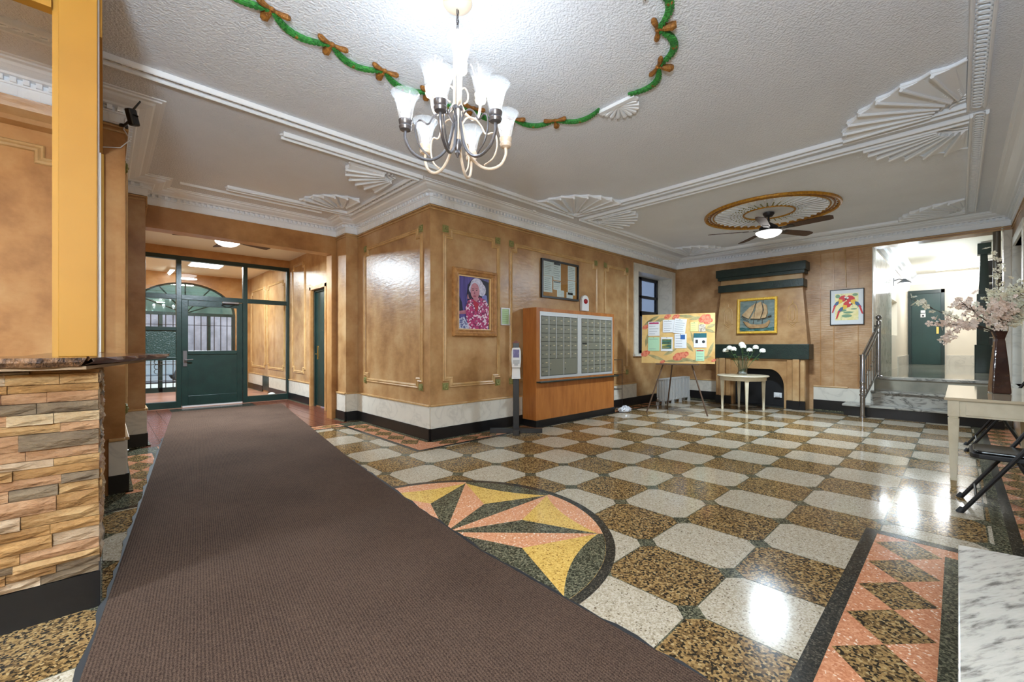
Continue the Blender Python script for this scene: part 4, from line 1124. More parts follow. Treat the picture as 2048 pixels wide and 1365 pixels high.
# ---- live-edge counter top
slabm = pm('walnut_slab', s(118,68,42), 0.18, mix=(s(70,36,24), 2.4, 6, 0.3, 0.7), scale=(1.5, 9, 4), coat=0.4)
barkm = pm('live_edge', s(150,112,80), 0.6, mix=(s(44,28,24), 5, 6, 0.38, 0.62), scale=(9, 3, 4), bump=(14, 0.9, 0.02))
ct = thing('counter_top', 'live-edge wooden counter top with bark along its front', 'counter top', (0, 0, 1.09))
random.seed(5)
def livetop(outer, inner, name, z0, z1, m):
    mb = MB(); k = len(outer); o = []
    P = lambda p, z: (p[0], p[1], z-1.09)
    top, mid, bot = [], [], []
    for i in range(k):
        a = Vector(outer[i]); 
        j = random.uniform(-0.008, 0.008)
        top.append(P((a.x+j, a.y+j), z1)); mid.append(P((a.x+j*2, a.y-0.004), (z0+z1)/2)); bot.append(P((a.x-0.02+j, a.y+0.022), z0))
    ti = [P(p, z1) for p in inner]; bi = [P(p, z0) for p in inner]
    b = 0; mb.v = top + mid + bot + ti + bi; n = len(inner)
    mb.mi = 0; mb.face(list(range(k)) + [3*k+i for i in range(n)]); mb.face((list(range(2*k, 3*k)) + [3*k+n+i for i in range(n)])[::-1])
    mb.mi = 1
    for i in range(k-1):
        mb.face([i, i+1, k+i+1, k+i]); mb.face([k+i, k+i+1, 2*k+i+1, 2*k+i])
    mb.mi = 0
    ring_t = [k-1] + [3*k+i for i in range(n)] + [0]; ring_b = [3*k-1] + [3*k+n+i for i in range(n)] + [2*k]
    for i in range(len(ring_t)-1): mb.face([ring_t[i], ring_t[i+1], ring_b[i+1], ring_b[i]])
    return mb.build(name, m, ct)
o1 = [(-4.1 + (1.1)*i/26, -2.03 + 0.015*math.sin(i*1.3)) for i in range(27)]
livetop(o1, [(-3.02, -1.5), (-4.1, -1.5)], 'front_slab', 1.112, 1.150, [slabm, barkm])
o2 = [(-3.0 + 0.36*i/14, -2.03 + 1.05*i/14 + 0.01*math.sin(i*2.1)) for i in range(15)]
livetop(o2, [(-2.70, -0.90), (-2.86, -0.55), (-2.99, -0.05), (-3.25, -0.05), (-3.25, -1.49), (-3.01, -1.49)], 'side_slab', 1.118, 1.148, [slabm, pm('slab_edge_dark', s(64,30,22), 0.3, mix=(s(96,44,28), 4, 4, 0.4, 0.7))])
bt = MB().prism([(-4.1, -1.98), (-3.01, -1.98), (-2.76, -0.95), (-2.95, -0.3), (-3.2, -0.3), (-3.2, -1.6), (-4.1, -1.6)], 0.008, 0.022).build('support_board', M['beige'], ct)
bk = tag(bx(-0.12, 0.10, -0.08, 0.10, 0, 0.012).box(-0.10, 0.06, 0.02, 0.05, 0.012, 0.030).build('stapler_tray', pm('grey_tray', s(104,92,84), 0.5), loc=(-3.42, -1.72, 1.151), bev=0.003), 'small dull brown tray on the counter at the frame edge', 'tray')

# ---- yellow booth frame
bf = thing('booth_frame', 'tall yellow painted frame standing on the reception counter', 'frame', (0, 0, 1.15))
bx(-3.105, -2.978, -1.76, -1.70, 0.0, ZC-1.15).build('corner_post', M['yellow'], bf, bev=0.003)
bx(-3.125, -3.105, -1.735, -1.69, 0.0, ZC-1.15).build('post_stop', M['yellowdk'], bf)
bx(-2.977, -2.971, -1.70, -1.68, 0.0, ZC-1.15).build('post_bead', M['plastic'], bf)
bx(-3.04, -2.962, -1.695, 0.10, 2.70-1.15, ZC-1.15).build('side_header', M['yellow'], bf)
bx(-4.1, -3.126, -1.76, -1.70, 2.72-1.15, ZC-1.15).build('front_header', M['yellow'], bf)
bx(-3.02, -2.955, 0.045, 0.115, 0.0, 1.55).build('end_post', M['yellowdk'], bf, bev=0.003)
bx(-2.985, -2.972, 0.03, 0.045, 0.0, 1.55).build('end_bead', M['plastic'], bf)

# ---- security camera on the corner of the cornice
sec = thing('security_camera', 'black security camera with antenna on the cornice corner', 'camera', (-2.80, 0.0, 2.98))
MB().lathe([(0.028, 0.0), (0.028, 0.02)], 12, (-0.04, 0.10, -0.01)).tube([(-0.04, 0.10, 0.0), (-0.03, 0.02, -0.01), (0.0, -0.12, -0.015)], 0.010, 8).build('bracket', M['iron'], sec)
q = MB(); m0 = q.n(); q.box(-0.034, 0.034, -0.03, 0.02, -0.062, 0.062); q.since(m0, Matrix.Translation((0.0, -0.15, -0.01)) @ Matrix.Rotation(0.7, 4, 'Z') @ Matrix.Rotation(-0.3, 4, 'Y'))
q.build('camera_body', M['blackpaint'], sec, bev=0.014, seg=3)
MB().lathe([(0.018, -0.004), (0.018, 0.0)], 14).build('lens', M['leather'], sec, loc=(0.02, -0.18, 0.0))
MB().tube([(0.0, -0.14, 0.04), (0.05, -0.16, 0.13)], [0.008, 0.006], 8).build('antenna', M['blackpaint'], sec)
cbl = MB().tube([(-2.83, 0.10, 3.05), (-2.84, 0.09, 2.95), (-2.80, 0.085, 2.88), (-2.86, 0.10, 2.80), (-2.97, 0.10, 2.77)], 0.004, 6).build('camera_cable', M['plastic'])
tag(cbl, 'thin white cable looping below the corner security camera', 'cable')
cb2 = MB().tube([(-2.59, 2.10, 2.98), (-2.588, 2.10, 2.86), (-2.584, 2.49, 2.80), (-2.583, 2.49, 2.70)], 0.007, 6).build('wall_cable', M['pane_mould'])
tag(cb2, 'painted cable running down the pier beside the entrance beam', 'cable')

# ---- marble ledge near the viewpoint
lg = thing('marble_ledge', 'white Carrara marble ledge at the floor border by the right wall', 'ledge', (0, 0, 0))
MB().prism([(-0.624, -4.573), (-0.560, -4.90), (-0.54, -5.10), (-2.2, -5.10), (-2.2, -4.573)], 0.42, 0.45).build('slab', M['carrara'], lg, bev=0.004)
MB().box(-2.2, -0.66, -5.12, -4.60, 0.0, 0.42).build('plinth', M['dado'], lg)

# ---- fireplace
FRX = 6.46
fpz = thing('fireplace', 'ochre plaster fireplace with tapering hood and dark green mantel', 'fireplace', (XB, -1.81, 0), -PI/2)
D = XB - FRX      # depth
hood = MB(); b = hood.n()
for (hw, d, z_) in ((0.83, D-0.03, 1.22), (0.735, D-0.10, 2.32), (0.735, D-0.10, 2.80)):
    hood.v += [(-hw, -d, z_), (hw, -d, z_), (hw, 0, z_), (-hw, 0, z_)]
for i in range(2):
    for j in range(4): hood.face([b+i*4+j, b+i*4+(j+1) % 4, b+i*4+4+(j+1) % 4, b+i*4+4+j])
hood.face([b, b+1, b+2, b+3]); hood.face([b+8, b+9, b+10, b+11])
hood.build('hood', M['plaster'], fpz)
bx(-0.87, 0.87, -D-0.06, 0, 0.945, 1.232).build('mantel_beam', M['greenf'], fpz, bev=0.008)
bx(-0.80, 0.81, -D-0.02, 0, 2.63, 2.79).build('upper_beam', M['greenf'], fpz, bev=0.006)
bx(-0.77, 0.78, -D+0.01, 0, 2.57, 2.63).build('beam_fillet', M['greenf'], fpz)
bx(-0.76, 0.77, -D+0.0, 0, 2.32, 2.465).build('lower_beam', M['greenf'], fpz, bev=0.006)
# surround with the arched opening
ar = [(-0.455, 0.0)] + [(-0.455, 0.40)] + [(-0.455 + 0.25*(1-math.cos(t*PI/16)), 0.40 + 0.345*math.sin(t*PI/16)) for t in range(1, 9)] + [(0.455 - 0.25*(1-math.cos(t*PI/16)), 0.40 + 0.345*math.sin(t*PI/16)) for t in range(8, 0, -1)] + [(0.455, 0.40), (0.455, 0.0)]
sur = MB().prism([(-0.80, 0.0), (-0.80, 0.945), (0.80, 0.945), (0.80, 0.0)] + ar[::-1], -D, -D+0.12, 'xz').box(-0.80, -0.60, -D+0.12, 0, 0, 0.945).box(0.60, 0.80, -D+0.12, 0, 0, 0.945)
sur.build('surround', M['plaster'], fpz)
for sg in (-1, 1):
    for (a, b_, d_) in ((0.50, 0.60, 0.03), (0.60, 0.72, 0.07), (0.72, 0.80, 0.03)):
        x0, x1 = sorted((sg*a, sg*b_))
        bx(x0+0.004, x1-0.004, -D-d_, -D+0.01, 0.16, 0.945).build('pilaster', M['plaster'], fpz, bev=0.012)
        bx(x0, x1, -D-d_-0.015, -D+0.01, 0.0, 0.16).build('pilaster_base', M['black'], fpz)
MB().box(-0.58, 0.58, -D+0.13, -0.02, 0.001, 0.02).box(-0.59, 0.59, -0.03, -0.01, 0, 0.94).box(-0.598, -0.585, -D+0.12, -0.01, 0, 0.94).box(0.585, 0.598, -D+0.12, -0.01, 0, 0.94).build('firebox', pm('soot_black', s(16,16,18), 0.6), fpz)
so = thing('wall_socket', 'white double socket inside the dark fireplace opening', 'socket', (XB-0.035, -2.10, 0.22), -PI/2)
bx(-0.07, 0.07, -0.02, 0, -0.05, 0.05).build('plate', M['plastic'], so, bev=0.004)
bx(-0.04, 0.04, -0.05, -0.02, -0.03, 0.02).build('plug', M['plastic'], so, bev=0.004)
for sg in (-1, 1):      # incised lantern reliefs on the hood
    lr = MB(); cx_, cz_ = sg*0.58, 1.80; dy = -(D-0.03) + 0.065*0 + 0.07*((1.80-1.22)/1.1) - 0.004
    pts = [(cx_-0.075, cz_-0.14), (cx_-0.075, cz_+0.10), (cx_-0.05, cz_+0.17), (cx_, cz_+0.21), (cx_+0.05, cz_+0.17), (cx_+0.075, cz_+0.10), (cx_+0.075, cz_-0.14), (cx_, cz_-0.21)]
    lr.tube([(p[0], dy + 0.064*(p[1]-cz_), p[1]) for p in pts], 0.008, 6, closed=True)
    lr.tube([(p[0]*0.45+cx_*0.55, dy + 0.064*(p[1]-cz_), cz_+(p[1]-cz_)*0.6) for p in pts], 0.006, 6, closed=True)
    lr.tube([(cx_-0.11, dy-0.01, cz_-0.15), (cx_+0.11, dy-0.01, cz_-0.15)], 0.007, 6).tube([(cx_, dy+0.012, cz_+0.21), (cx_, dy+0.018, cz_+0.27)], 0.008, 6)
    lr.tube([(cx_-0.05, dy-0.012, cz_-0.20), (cx_, dy-0.014, cz_-0.25), (cx_+0.05, dy-0.012, cz_-0.20)], 0.006, 6)
    lr.build('lantern_relief', M['pane_mould'], fpz)

# ---- ship relief plaque on the hood
shp = thing('ship_plaque', 'gilt framed painted relief of a sailing ship over the mantel', 'plaque', (XB-(D-0.03)+0.020, -1.785, 1.80), -PI/2)
shp.rotation_euler = (math.radians(-3.2), 0, -PI/2)
sky_m = pm('plaque_sea_sky', s(126,140,136), 0.5, mix=(s(86,106,104), 7, 4, 0.4, 0.7), scale=(1, 1, 3), bump=(30, 0.4))
bx(-0.34, 0.34, -0.02, 0.02, -0.34, 0.34).build('ground', sky_m, shp)
fr = MB().sweep([(-0.362, -0.357), (-0.362, 0.357), (0.362, 0.357), (0.362, -0.357)], [(0, 0), (0, 0.05), (0.018, 0.062), (0.04, 0.055), (0.05, 0.03), (0.05, 0.0)], True, lambda x, z, h: (x, -h, z)).build('gilt_frame', pm('bright_gilt', s(240,192,60), 0.35, mix=(s(206,146,36), 30, 3, 0.4, 0.7), bump=(60, 0.6, 0.008)), shp)
bd = MB()
for k in range(28):
    u = -0.34 + 0.68*k/27
    for (x, z_) in ((u, 0.335), (u, -0.335), (0.338, u), (-0.338, u)): bd.ell((x, -0.058, z_), 0.011, 0.008, 0.011, 6, 4)
bd.build('frame_beads', pm('gilt_bead', s(252,216,110), 0.3), fr, kind='stuff', smooth=True)
sail = pm('sail_relief', s(202,172,130), 0.6, mix=(s(168,134,94), 10, 4, 0.35, 0.7), bump=(40, 0.4))
hull = pm('hull_relief', s(186,150,104), 0.6, mix=(s(140,104,66), 12, 4, 0.35, 0.7))
MB().prism([(-0.25, -0.10), (-0.17, -0.12), (-0.10, -0.17), (0.05, -0.18), (0.16, -0.16), (0.23, -0.09), (0.24, -0.14), (0.20, -0.23), (0.12, -0.255), (-0.12, -0.255), (-0.19, -0.19)], -0.055, -0.015, 'xz').build('hull', hull, shp, bev=0.008)
for k, pts in enumerate(([(-0.27, 0.02), (-0.13, 0.17), (-0.02, 0.25), (-0.06, 0.10), (-0.14, -0.06), (-0.2, -0.03)], [(-0.11, -0.06), (-0.03, 0.09), (0.0, 0.24), (0.08, 0.28), (0.12, 0.10), (0.07, -0.07)], [(0.09, -0.06), (0.14, 0.10), (0.11, 0.25), (0.18, 0.20), (0.2, 0.05), (0.17, -0.05)])):
    MB().prism(pts, -0.060-k*0.006, -0.015, 'xz').build('sail', sail, shp, bev=0.006)
rg = MB()
for (a, b_) in (((-0.05, -0.16), (0.0, 0.29)), ((0.11, -0.16), (0.12, 0.30)), ((-0.27, 0.0), (-0.13, -0.12)), ((0.2, -0.03), (0.27, -0.01)), ((0.02, -0.1), (0.27, -0.02))):
    rg.tube([(a[0], -0.062, a[1]), (b_[0], -0.062, b_[1])], 0.006, 5)
rg.build('rigging', pm('rigging_brown', s(70,56,44), 0.6), shp)
wvs = MB()
for k in range(4):
    z_ = -0.25 - k*0.024
    wvs.tube([(-0.31 + 0.62*i/24, -0.024, z_ + 0.010*math.sin(i*0.9+k*1.7)) for i in range(25)], 0.013, 6)
wvs.build('waves', pm('wave_teal', s(52,104,104), 0.5, mix=(s(150,180,176), 9, 4, 0.45, 0.7)), shp)

# ---- parrot print
pr = thing('parrot_print', 'framed print of three red macaws on the combed wall', 'picture', (XB, -3.18, 1.90), -PI/2)
HW, HH = 0.245, 0.325
MB().sweep([(-HW, -HH), (-HW, HH), (HW, HH), (HW, -HH)], [(0, 0), (0, 0.028), (0.012, 0.030), (0.014, 0.0)], True, lambda x, z, h: (x, -h, z)).build('frame', M['blackpaint'], pr)
bx(-HW+0.012, HW-0.012, -0.012, 0, -HH+0.012, HH-0.012).build('mount', M['paper'], pr)
def flat(parent, name, col, polys, y, thick=0.0016, rough=0.5, mat=None):
    mb = MB()
    for i, p in enumerate(polys): mb.prism(p, y-thick-0.00025*i, y, 'xz')
    return mb.build(name, mat or pm(name + '_ink', s(*col), rough), parent)
flat(pr, 'print_ground', (238, 226, 150), [[(-0.17, -0.235), (-0.17, 0.245), (0.165, 0.245), (0.165, -0.235)]], -0.012, mat=pm('print_yellow', s(236,224,150), 0.5, mix=(s(196,206,140), 9, 5, 0.4, 0.65, s(250,236,180))))
flat(pr, 'foliage', (120, 156, 120), [circ(-0.13, 0.2, 0.035, 9), circ(0.12, 0.215, 0.04, 9, ry=0.025), circ(-0.06, -0.06, 0.06, 10, ry=0.02), circ(0.02, -0.1, 0.07, 10, ry=0.02), circ(0.0, -0.16, 0.075, 10, ry=0.03), circ(0.1, -0.04, 0.05, 9, ry=0.012)], -0.0138)
RED, YEL, BLU = (208, 34, 40), (240, 190, 50), (58, 96, 140)
def parrot(dx, dz, sc_, flip, k):
    T_ = lambda pts: [(dx + (-1 if flip else 1)*p[0]*sc_, dz + p[1]*sc_) for p in pts]
    b = flat(pr, 'macaw', RED, [T_([(0.0, 0.1), (0.06, 0.11), (0.10, 0.07), (0.105, 0.02), (0.07, -0.04), (0.0, -0.06), (-0.05, -0.02), (-0.05, 0.05)])], -0.0152-k*0.0006)
    flat(b, 'wing', YEL, [T_([(0.02, 0.0), (-0.05, 0.02), (-0.10, -0.06), (-0.05, -0.10), (0.02, -0.06)])], -0.0168-k*0.0006)
    flat(b, 'wing_tip', BLU, [T_([(-0.05, -0.03), (-0.11, -0.05), (-0.17, -0.16), (-0.13, -0.17), (-0.06, -0.10)])], -0.0176-k*0.0006)
    flat(b, 'tail', RED, [T_([(-0.11, -0.12), (-0.15, -0.13), (-0.20, -0.32), (-0.17, -0.31)])], -0.0184-k*0.0006)
    flat(b, 'face', (240, 236, 226), [T_(circ(0.078, 0.055, 0.022, 10))], -0.0184-k*0.0006)
    flat(b, 'beak', (30, 28, 28), [T_([(0.095, 0.06), (0.125, 0.03), (0.115, -0.005), (0.098, 0.03)])], -0.0184-k*0.0006)
parrot(-0.075, 0.135, 0.72, False, 0); parrot(0.075, 0.12, 0.80, True, 1); parrot(-0.01, 0.03, 0.75, False, 2)
# ================================================================ MAILBOX WALL
mbx = thing('mailbox_cabinet', 'varnished wood cabinet holding two banks of grey metal mailboxes', 'mailboxes', (1.617, 0, 0))
CW, CD, CH_ = 2.04, 0.30, 1.765
MB().box(0, 0.03, -CD, -0.03, 0.10, CH_).box(CW-0.03, CW, -CD, -0.03, 0.10, CH_).box(0.03, CW-0.03, -CD, -0.03, CH_-0.03, CH_).box(0.03, CW-0.03, -CD, -CD+0.02, 0.10, 0.66).box(0.03, CW-0.03, -0.05, -0.03, 0.1, CH_-0.03).build('body', M['oak'], mbx)
MB().box(0, 0.075, -CD-0.006, -CD, 0.66, CH_).box(CW-0.06, CW, -CD-0.006, -CD, 0.66, CH_).box(0.075, CW-0.06, -CD-0.006, -CD, CH_-0.055, CH_).box(0.075, CW-0.06, -CD-0.006, -CD, 0.655, 0.705).build('face_frame', M['oak'], mbx, bev=0.004)
bx(-0.012, CW+0.012, -CD-0.014, -0.03, 0, 0.10).build('plinth', M['black'], mbx)
bx(0.0, CW+0.02, -CD-0.09, -CD-0.006, 0.655, 0.675).build('letter_shelf', M['greenf'], mbx, bev=0.004)
X0, X1_, Z0, Z1 = 0.075, CW-0.06, 0.705, CH_-0.055
bx(X0, X1_, -CD+0.02, -CD+0.03, Z0, Z1).build('back_plate', M['iron'], mbx)
trm = MB().sweep([(X0, Z0), (X0, Z1), (X1_, Z1), (X1_, Z0)], [(0, 0), (0, 0.010), (0.022, 0.010), (0.022, 0)], True, lambda x, z, h: (x, -CD-h, z))
xm = (X0+X1_)/2; trm.box(xm-0.05, xm+0.05, -CD-0.009, -CD+0.02, Z0+0.022, Z1-0.022)
trm.box(X0+0.022, X1_-0.022, -CD-0.006, -CD+0.02, Z1-0.06, Z1-0.022).box(X0+0.022, X1_-0.022, -CD-0.006, -CD+0.02, Z0+0.022, Z0+0.04)
trm.build('metal_trim', M['alu'], mbx)
lockm = M['chrome']; tagm = pm('label_strip', s(196,184,150), 0.5); tagw = M['paper']; tagd = pm('label_dark', s(60,60,60), 0.5)
protos = {}
random.seed(11)
def mdoor(x, z, w, h, big=False, slot=False):
    key = (round(w, 4), round(h, 4), big, slot)
    if key not in protos:
        d = bx(0, w, -0.012, 0.02, 0, h).build('mailbox_door', M['steelgrey'], mbx, bev=0.002)
        protos[key] = d
    else: d = again(protos[key], parent=mbx)
    d.location = (x, -CD, z)
    if 'lock' not in protos:
        lk = MB().lathe([(0.009, 0), (0.009, 0.006)], 10)
        lk.since(0, Matrix.Rotation(PI/2, 4, 'X')); lk = lk.build('lock', lockm, d); protos['lock'] = lk
        tg = bx(-0.021, 0.021, -0.002, 0, -0.006, 0.006).build('name_strip', tagm, d); protos['tag'] = tg
    else:
        lk = again(protos['lock'], parent=d); tg = again(protos['tag'], parent=d)
    lk.location = (0.026, -0.012, h*0.5 if not big else h*0.35)
    tg.location = (w*0.68, -0.012, h*0.55) if not big else (0.03, -0.012, h*0.72)
    if big: tg.scale = (0.5, 1, 1)
    if slot: bx(0.012, w-0.03, -0.014, -0.012, h-0.035, h-0.012).build('mail_slot', M['blackpaint'], d)
rows = 7; gap = 0.006
zl, zh = Z0+0.045, Z1-0.065; rh = (zh-zl)/rows
for bank in (0, 1):
    xa = (X0+0.028) if bank == 0 else xm+0.054
    xb = (xm-0.054) if bank == 0 else X1_-0.028
    cw_ = (xb-xa)/5
    for r in range(rows):
        for c in range(5):
            zz = zl + (rows-1-r)*rh
            if bank == 0 and r >= 5 and c >= 1: continue
            if bank == 1 and r == 3 and c in (1, 2): continue
            mdoor(xa+c*cw_+0.010*0.5, zz+0.003, cw_-0.014, rh-gap, slot=(bank == 1 and r == 3 and c == 0))
    if bank == 0:
        mdoor(xa+cw_+0.005, zl+0.003, 2*cw_-0.014, 2*rh-gap, True); mdoor(xa+3*cw_+0.005, zl+0.003, 2*cw_-0.014, 2*rh-gap, True)
    else: mdoor(xa+cw_+0.005, zl+3*rh+0.003, 2*cw_-0.014, rh-gap, False)
    for c in range(1, 5):
        if bank == 0: bx(xa+c*cw_-0.005, xa+c*cw_+0.005, -CD-0.010, -CD+0.02, zl+(2*rh if c in (2, 4) else 0), zh).build('divider', M['alu'], mbx)
        else: bx(xa+c*cw_-0.005, xa+c*cw_+0.005, -CD-0.010, -CD+0.02, zl, zh).build('divider', M['alu'], mbx) if c != 2 else MB().box(xa+c*cw_-0.005, xa+c*cw_+0.005, -CD-0.010, -CD+0.02, zl, zl+3*rh).box(xa+c*cw_-0.005, xa+c*cw_+0.005, -CD-0.010, -CD+0.02, zl+4*rh, zh).build('divider', M['alu'], mbx)

# alarm strobe
al = thing('alarm_strobe', 'white alarm sounder with a red lens above the mailboxes', 'alarm', (3.16, 0, 1.93))
bpts = [(-0.10, -0.12), (-0.10, 0.06)] + circ(0, 0.06, 0.10, 10, PI, 0) + [(0.10, -0.12)]
MB().prism(bpts, -0.05, 0, 'xz').build('housing', M['plastic'], al, bev=0.01)
MB().ell((0, -0.05, 0.05), 0.055, 0.025, 0.045, 14, 8).build('red_lens', pm('red_lens', s(150,16,30), 0.15), al, smooth=True)

# portrait
po = thing('framed_portrait', 'gilt framed photograph of a white-haired person in a magenta blouse', 'picture', (0.705, 0, 1.78))
HW, HH = 0.375, 0.455
MB().sweep([(-HW, -HH), (-HW, HH), (HW, HH), (HW, -HH)], [(0, 0), (0, 0.03), (0.012, 0.055), (0.035, 0.06), (0.05, 0.04), (0.062, 0.036), (0.075, 0.045), (0.088, 0.03), (0.09, 0.012)], True, lambda x, z, h: (x, -h, z)).build('carved_frame', pm('gilt_wood', s(196,146,88), 0.4, mix=(s(150,100,54), 14, 5, 0.35, 0.7), bump=(70, 0.7, 0.01)), po)
MB().sweep([(-HW+0.088, -HH+0.088), (-HW+0.088, HH-0.088), (HW-0.088, HH-0.088), (HW-0.088, -HH+0.088)], [(0, 0.012), (0.004, 0.022), (0.016, 0.02), (0.018, 0.01)], True, lambda x, z, h: (x, -h, z)).build('inner_slip', pm('slip_cream', s(236,202,150), 0.4), po)
pw, ph = HW-0.10, HH-0.10
flat(po, 'photo_ground', (92, 84, 150), [[(-pw, -ph), (-pw, ph), (pw, ph), (pw, -ph)]], -0.008, mat=pm('photo_purple', s(96,84,160), 0.3, mix=(s(60,52,112), 3, 3, 0.4, 0.7), scale=(5, 1, 0.4)))
flat(po, 'dark_backdrop', (28, 24, 52), [[(-0.10, -0.05), (-0.14, 0.10), (-0.12, 0.24), (-0.04, 0.33), (0.10, 0.34), (pw, 0.30), (pw, -0.1), (0.1, 0.0)], [(-pw, -0.12), (-pw, 0.1), (-0.22, 0.0), (-0.2, -0.12)]], -0.0100)
flat(po, 'light_wall', (118, 122, 190), [[(0.13, 0.14), (0.21, 0.12), (0.23, -0.02), (0.12, 0.02)]], -0.0112)
flat(po, 'edge_strip', (176, 140, 70), [[(pw-0.025, -ph), (pw-0.025, ph), (pw, ph), (pw, -ph)]], -0.0116)
flat(po, 'hair', (206, 204, 226), [circ(0.035, 0.235, 0.115, 22, ry=0.11), circ(0.12, 0.19, 0.075, 16, ry=0.085), circ(-0.055, 0.19, 0.05, 12, ry=0.055)], -0.0120, mat=pm('hair_white', s(214,212,232), 0.4, mix=(s(160,158,190), 40, 4, 0.4, 0.7)))
skin = pm('photo_skin', s(176,112,128), 0.3, mix=(s(206,146,160), 14, 3, 0.4, 0.7))
fc = flat(po, 'face', (0, 0, 0), [circ(0.0, 0.165, 0.078, 22, ry=0.112), [(-0.03, 0.08), (0.07, 0.08), (0.09, -0.01), (-0.02, -0.02)]], -0.0134, mat=skin)
flat(fc, 'eyes', (40, 26, 40), [circ(-0.034, 0.175, 0.015, 8, ry=0.007), circ(0.028, 0.178, 0.015, 8, ry=0.007), [(-0.055, 0.198), (-0.015, 0.204), (-0.015, 0.2), (-0.055, 0.192)], [(0.01, 0.206), (0.05, 0.2), (0.05, 0.195), (0.01, 0.2)]], -0.0148)
flat(fc, 'nose', (136, 76, 96), [[(-0.008, 0.168), (-0.020, 0.128), (0.006, 0.124), (0.002, 0.13)]], -0.0148)
flat(fc, 'mouth', (150, 50, 80), [circ(-0.008, 0.096, 0.027, 10, ry=0.008)], -0.0148)
flat(po, 'raised_hand', (0, 0, 0), [[(-0.13, 0.05), (-0.13, 0.10), (-0.118, 0.12), (-0.110, 0.07), (-0.09, 0.06)], [(-pw, -0.16), (-pw, -0.12), (-0.15, -0.1), (-0.14, -0.15)]], -0.0128, mat=skin)
blm = bpy.data.materials.new('floral_blouse'); blm.use_nodes = True
_n = blm.node_tree.nodes; _l = blm.node_tree.links; _v = _n.new('ShaderNodeTexVoronoi'); _v.inputs['Scale'].default_value = 46
_t = _n.new('ShaderNodeTexCoord'); _l.new(_t.outputs['Object'], _v.inputs['Vector'])
_c = _n.new('ShaderNodeValToRGB'); _c.color_ramp.interpolation = 'CONSTANT'; _e = _c.color_ramp.elements
_e[0].color = s(168,40,104); _e[1].position = 0.3; _e[1].color = s(232,206,224)
_q = _e.new(0.55); _q.color = s(190,60,120); _q = _e.new(0.8); _q.color = s(120,30,84)
_x = _n.new('ShaderNodeSeparateColor'); _l.new(_v.outputs['Color'], _x.inputs[0]); _l.new(_x.outputs[0], _c.inputs[0]); _l.new(_c.outputs[0], _n['Principled BSDF'].inputs['Base Color']); _n['Principled BSDF'].inputs['Roughness'].default_value = 0.35
flat(po, 'blouse', (0, 0, 0), [[(-0.06, 0.06), (-0.13, 0.02), (-0.165, -0.08), (-0.15, -0.2), (-0.11, -ph), (0.22, -ph), (pw-0.027, -0.26), (pw-0.027, -0.02), (0.18, 0.06), (0.08, 0.09), (0.03, 0.02)]], -0.0142, mat=blm)
flat(po, 'blouse_collar', (176, 24, 60), [[(-0.045, 0.05), (-0.02, -0.02), (0.02, -0.12), (0.05, -0.08), (0.06, 0.0), (0.02, 0.02)]], -0.0156)
flat(po, 'table_cloth', (176, 184, 214), [[(-pw, -ph), (-pw, -0.22), (-0.19, -0.19), (-0.13, -0.28), (-0.10, -ph)]], -0.0160, mat=pm('patterned_cloth', s(196,202,226), 0.4, mix=(s(90,96,150), 40, 3, 0.45, 0.55)))

# small framed notice and its picture
ct_ = thing('framed_notice', 'small silver framed pale green notice beside the portrait', 'notice', (1.272, 0, 1.625))
MB().sweep([(-0.086, -0.125), (-0.086, 0.125), (0.086, 0.125), (0.086, -0.125)], [(0, 0), (0, 0.018), (0.014, 0.018), (0.016, 0.008)], True, lambda x, z, h: (x, -h, z)).build('frame', M['alu'], ct_)
flat(ct_, 'notice_paper', (176, 206, 158), [[(-0.072, -0.11), (-0.072, 0.11), (0.072, 0.11), (0.072, -0.11)]], -0.006)
flat(ct_, 'print_lines', (146, 172, 130), [[(-0.05, 0.08-k*0.03), (0.05, 0.08-k*0.03), (0.05, 0.075-k*0.03), (-0.05, 0.075-k*0.03)] for k in range(6)], -0.0078)

# glazed cork board
bb = thing('notice_board', 'black framed glazed cork board pinned with notices above the mailboxes', 'notice board', (2.515, 0, 2.28))
HW, HH = 0.475, 0.312
MB().sweep([(-HW, -HH), (-HW, HH), (HW, HH), (HW, -HH)], [(0, 0), (0, 0.035), (0.03, 0.035), (0.03, 0.012)], True, lambda x, z, h: (x, -h, z)).build('frame', M['blackpaint'], bb)
bx(-HW+0.03, HW-0.03, -0.008, 0, -HH+0.03, HH-0.03).build('cork', M['cork'], bb)
def sheet(parent, x, z, w, h, y, col=None, lines=6, name='notice_sheet', head=None, tilt=0.0):
    o = bx(-w/2, w/2, -0.0015, 0, -h/2, h/2).build(name, col or M['paper'], parent, loc=(x, y, z))
    o.rotation_euler = (0, tilt, 0)
    pol = MB()
    for k in range(lines):
        zz = h*0.36 - k*h*0.72/max(lines-1, 1); ww = w*random.uniform(0.5, 0.8)
        pol.box(-w*0.4, -w*0.4+ww, -0.0022, -0.0015, zz-h*0.012, zz+h*0.012)
    if lines: pol.build('print_lines', M['ink'], o, kind='stuff')
    if head: bx(-w*0.42, w*0.42, -0.0024, -0.0015, h*0.34, h*0.45).build('heading', head, o)
    return o
random.seed(3)
dkink = pm('heading_ink', s(66,72,84), 0.6)
for (x, z_, w_, h_, hd) in ((-0.31, 0.165, 0.24, 0.23, None), (-0.10, 0.145, 0.19, 0.30, dkink), (-0.325, -0.085, 0.21, 0.26, None), (-0.10, -0.09, 0.19, 0.14, dkink), (0.28, 0.155, 0.20, 0.24, None), (0.28, -0.095, 0.20, 0.24, None), (-0.01, -0.215, 0.18, 0.11, None), (0.23, -0.225, 0.17, 0.10, None)):
    sheet(bb, x+0.02, z_, w_, h_, -0.008, head=hd, lines=7 if h_ > 0.2 else 4)
bx(-HW+0.03, HW-0.03, -0.024, -0.021, -HH+0.03, HH-0.03).build('glass', M['glass'], bb)

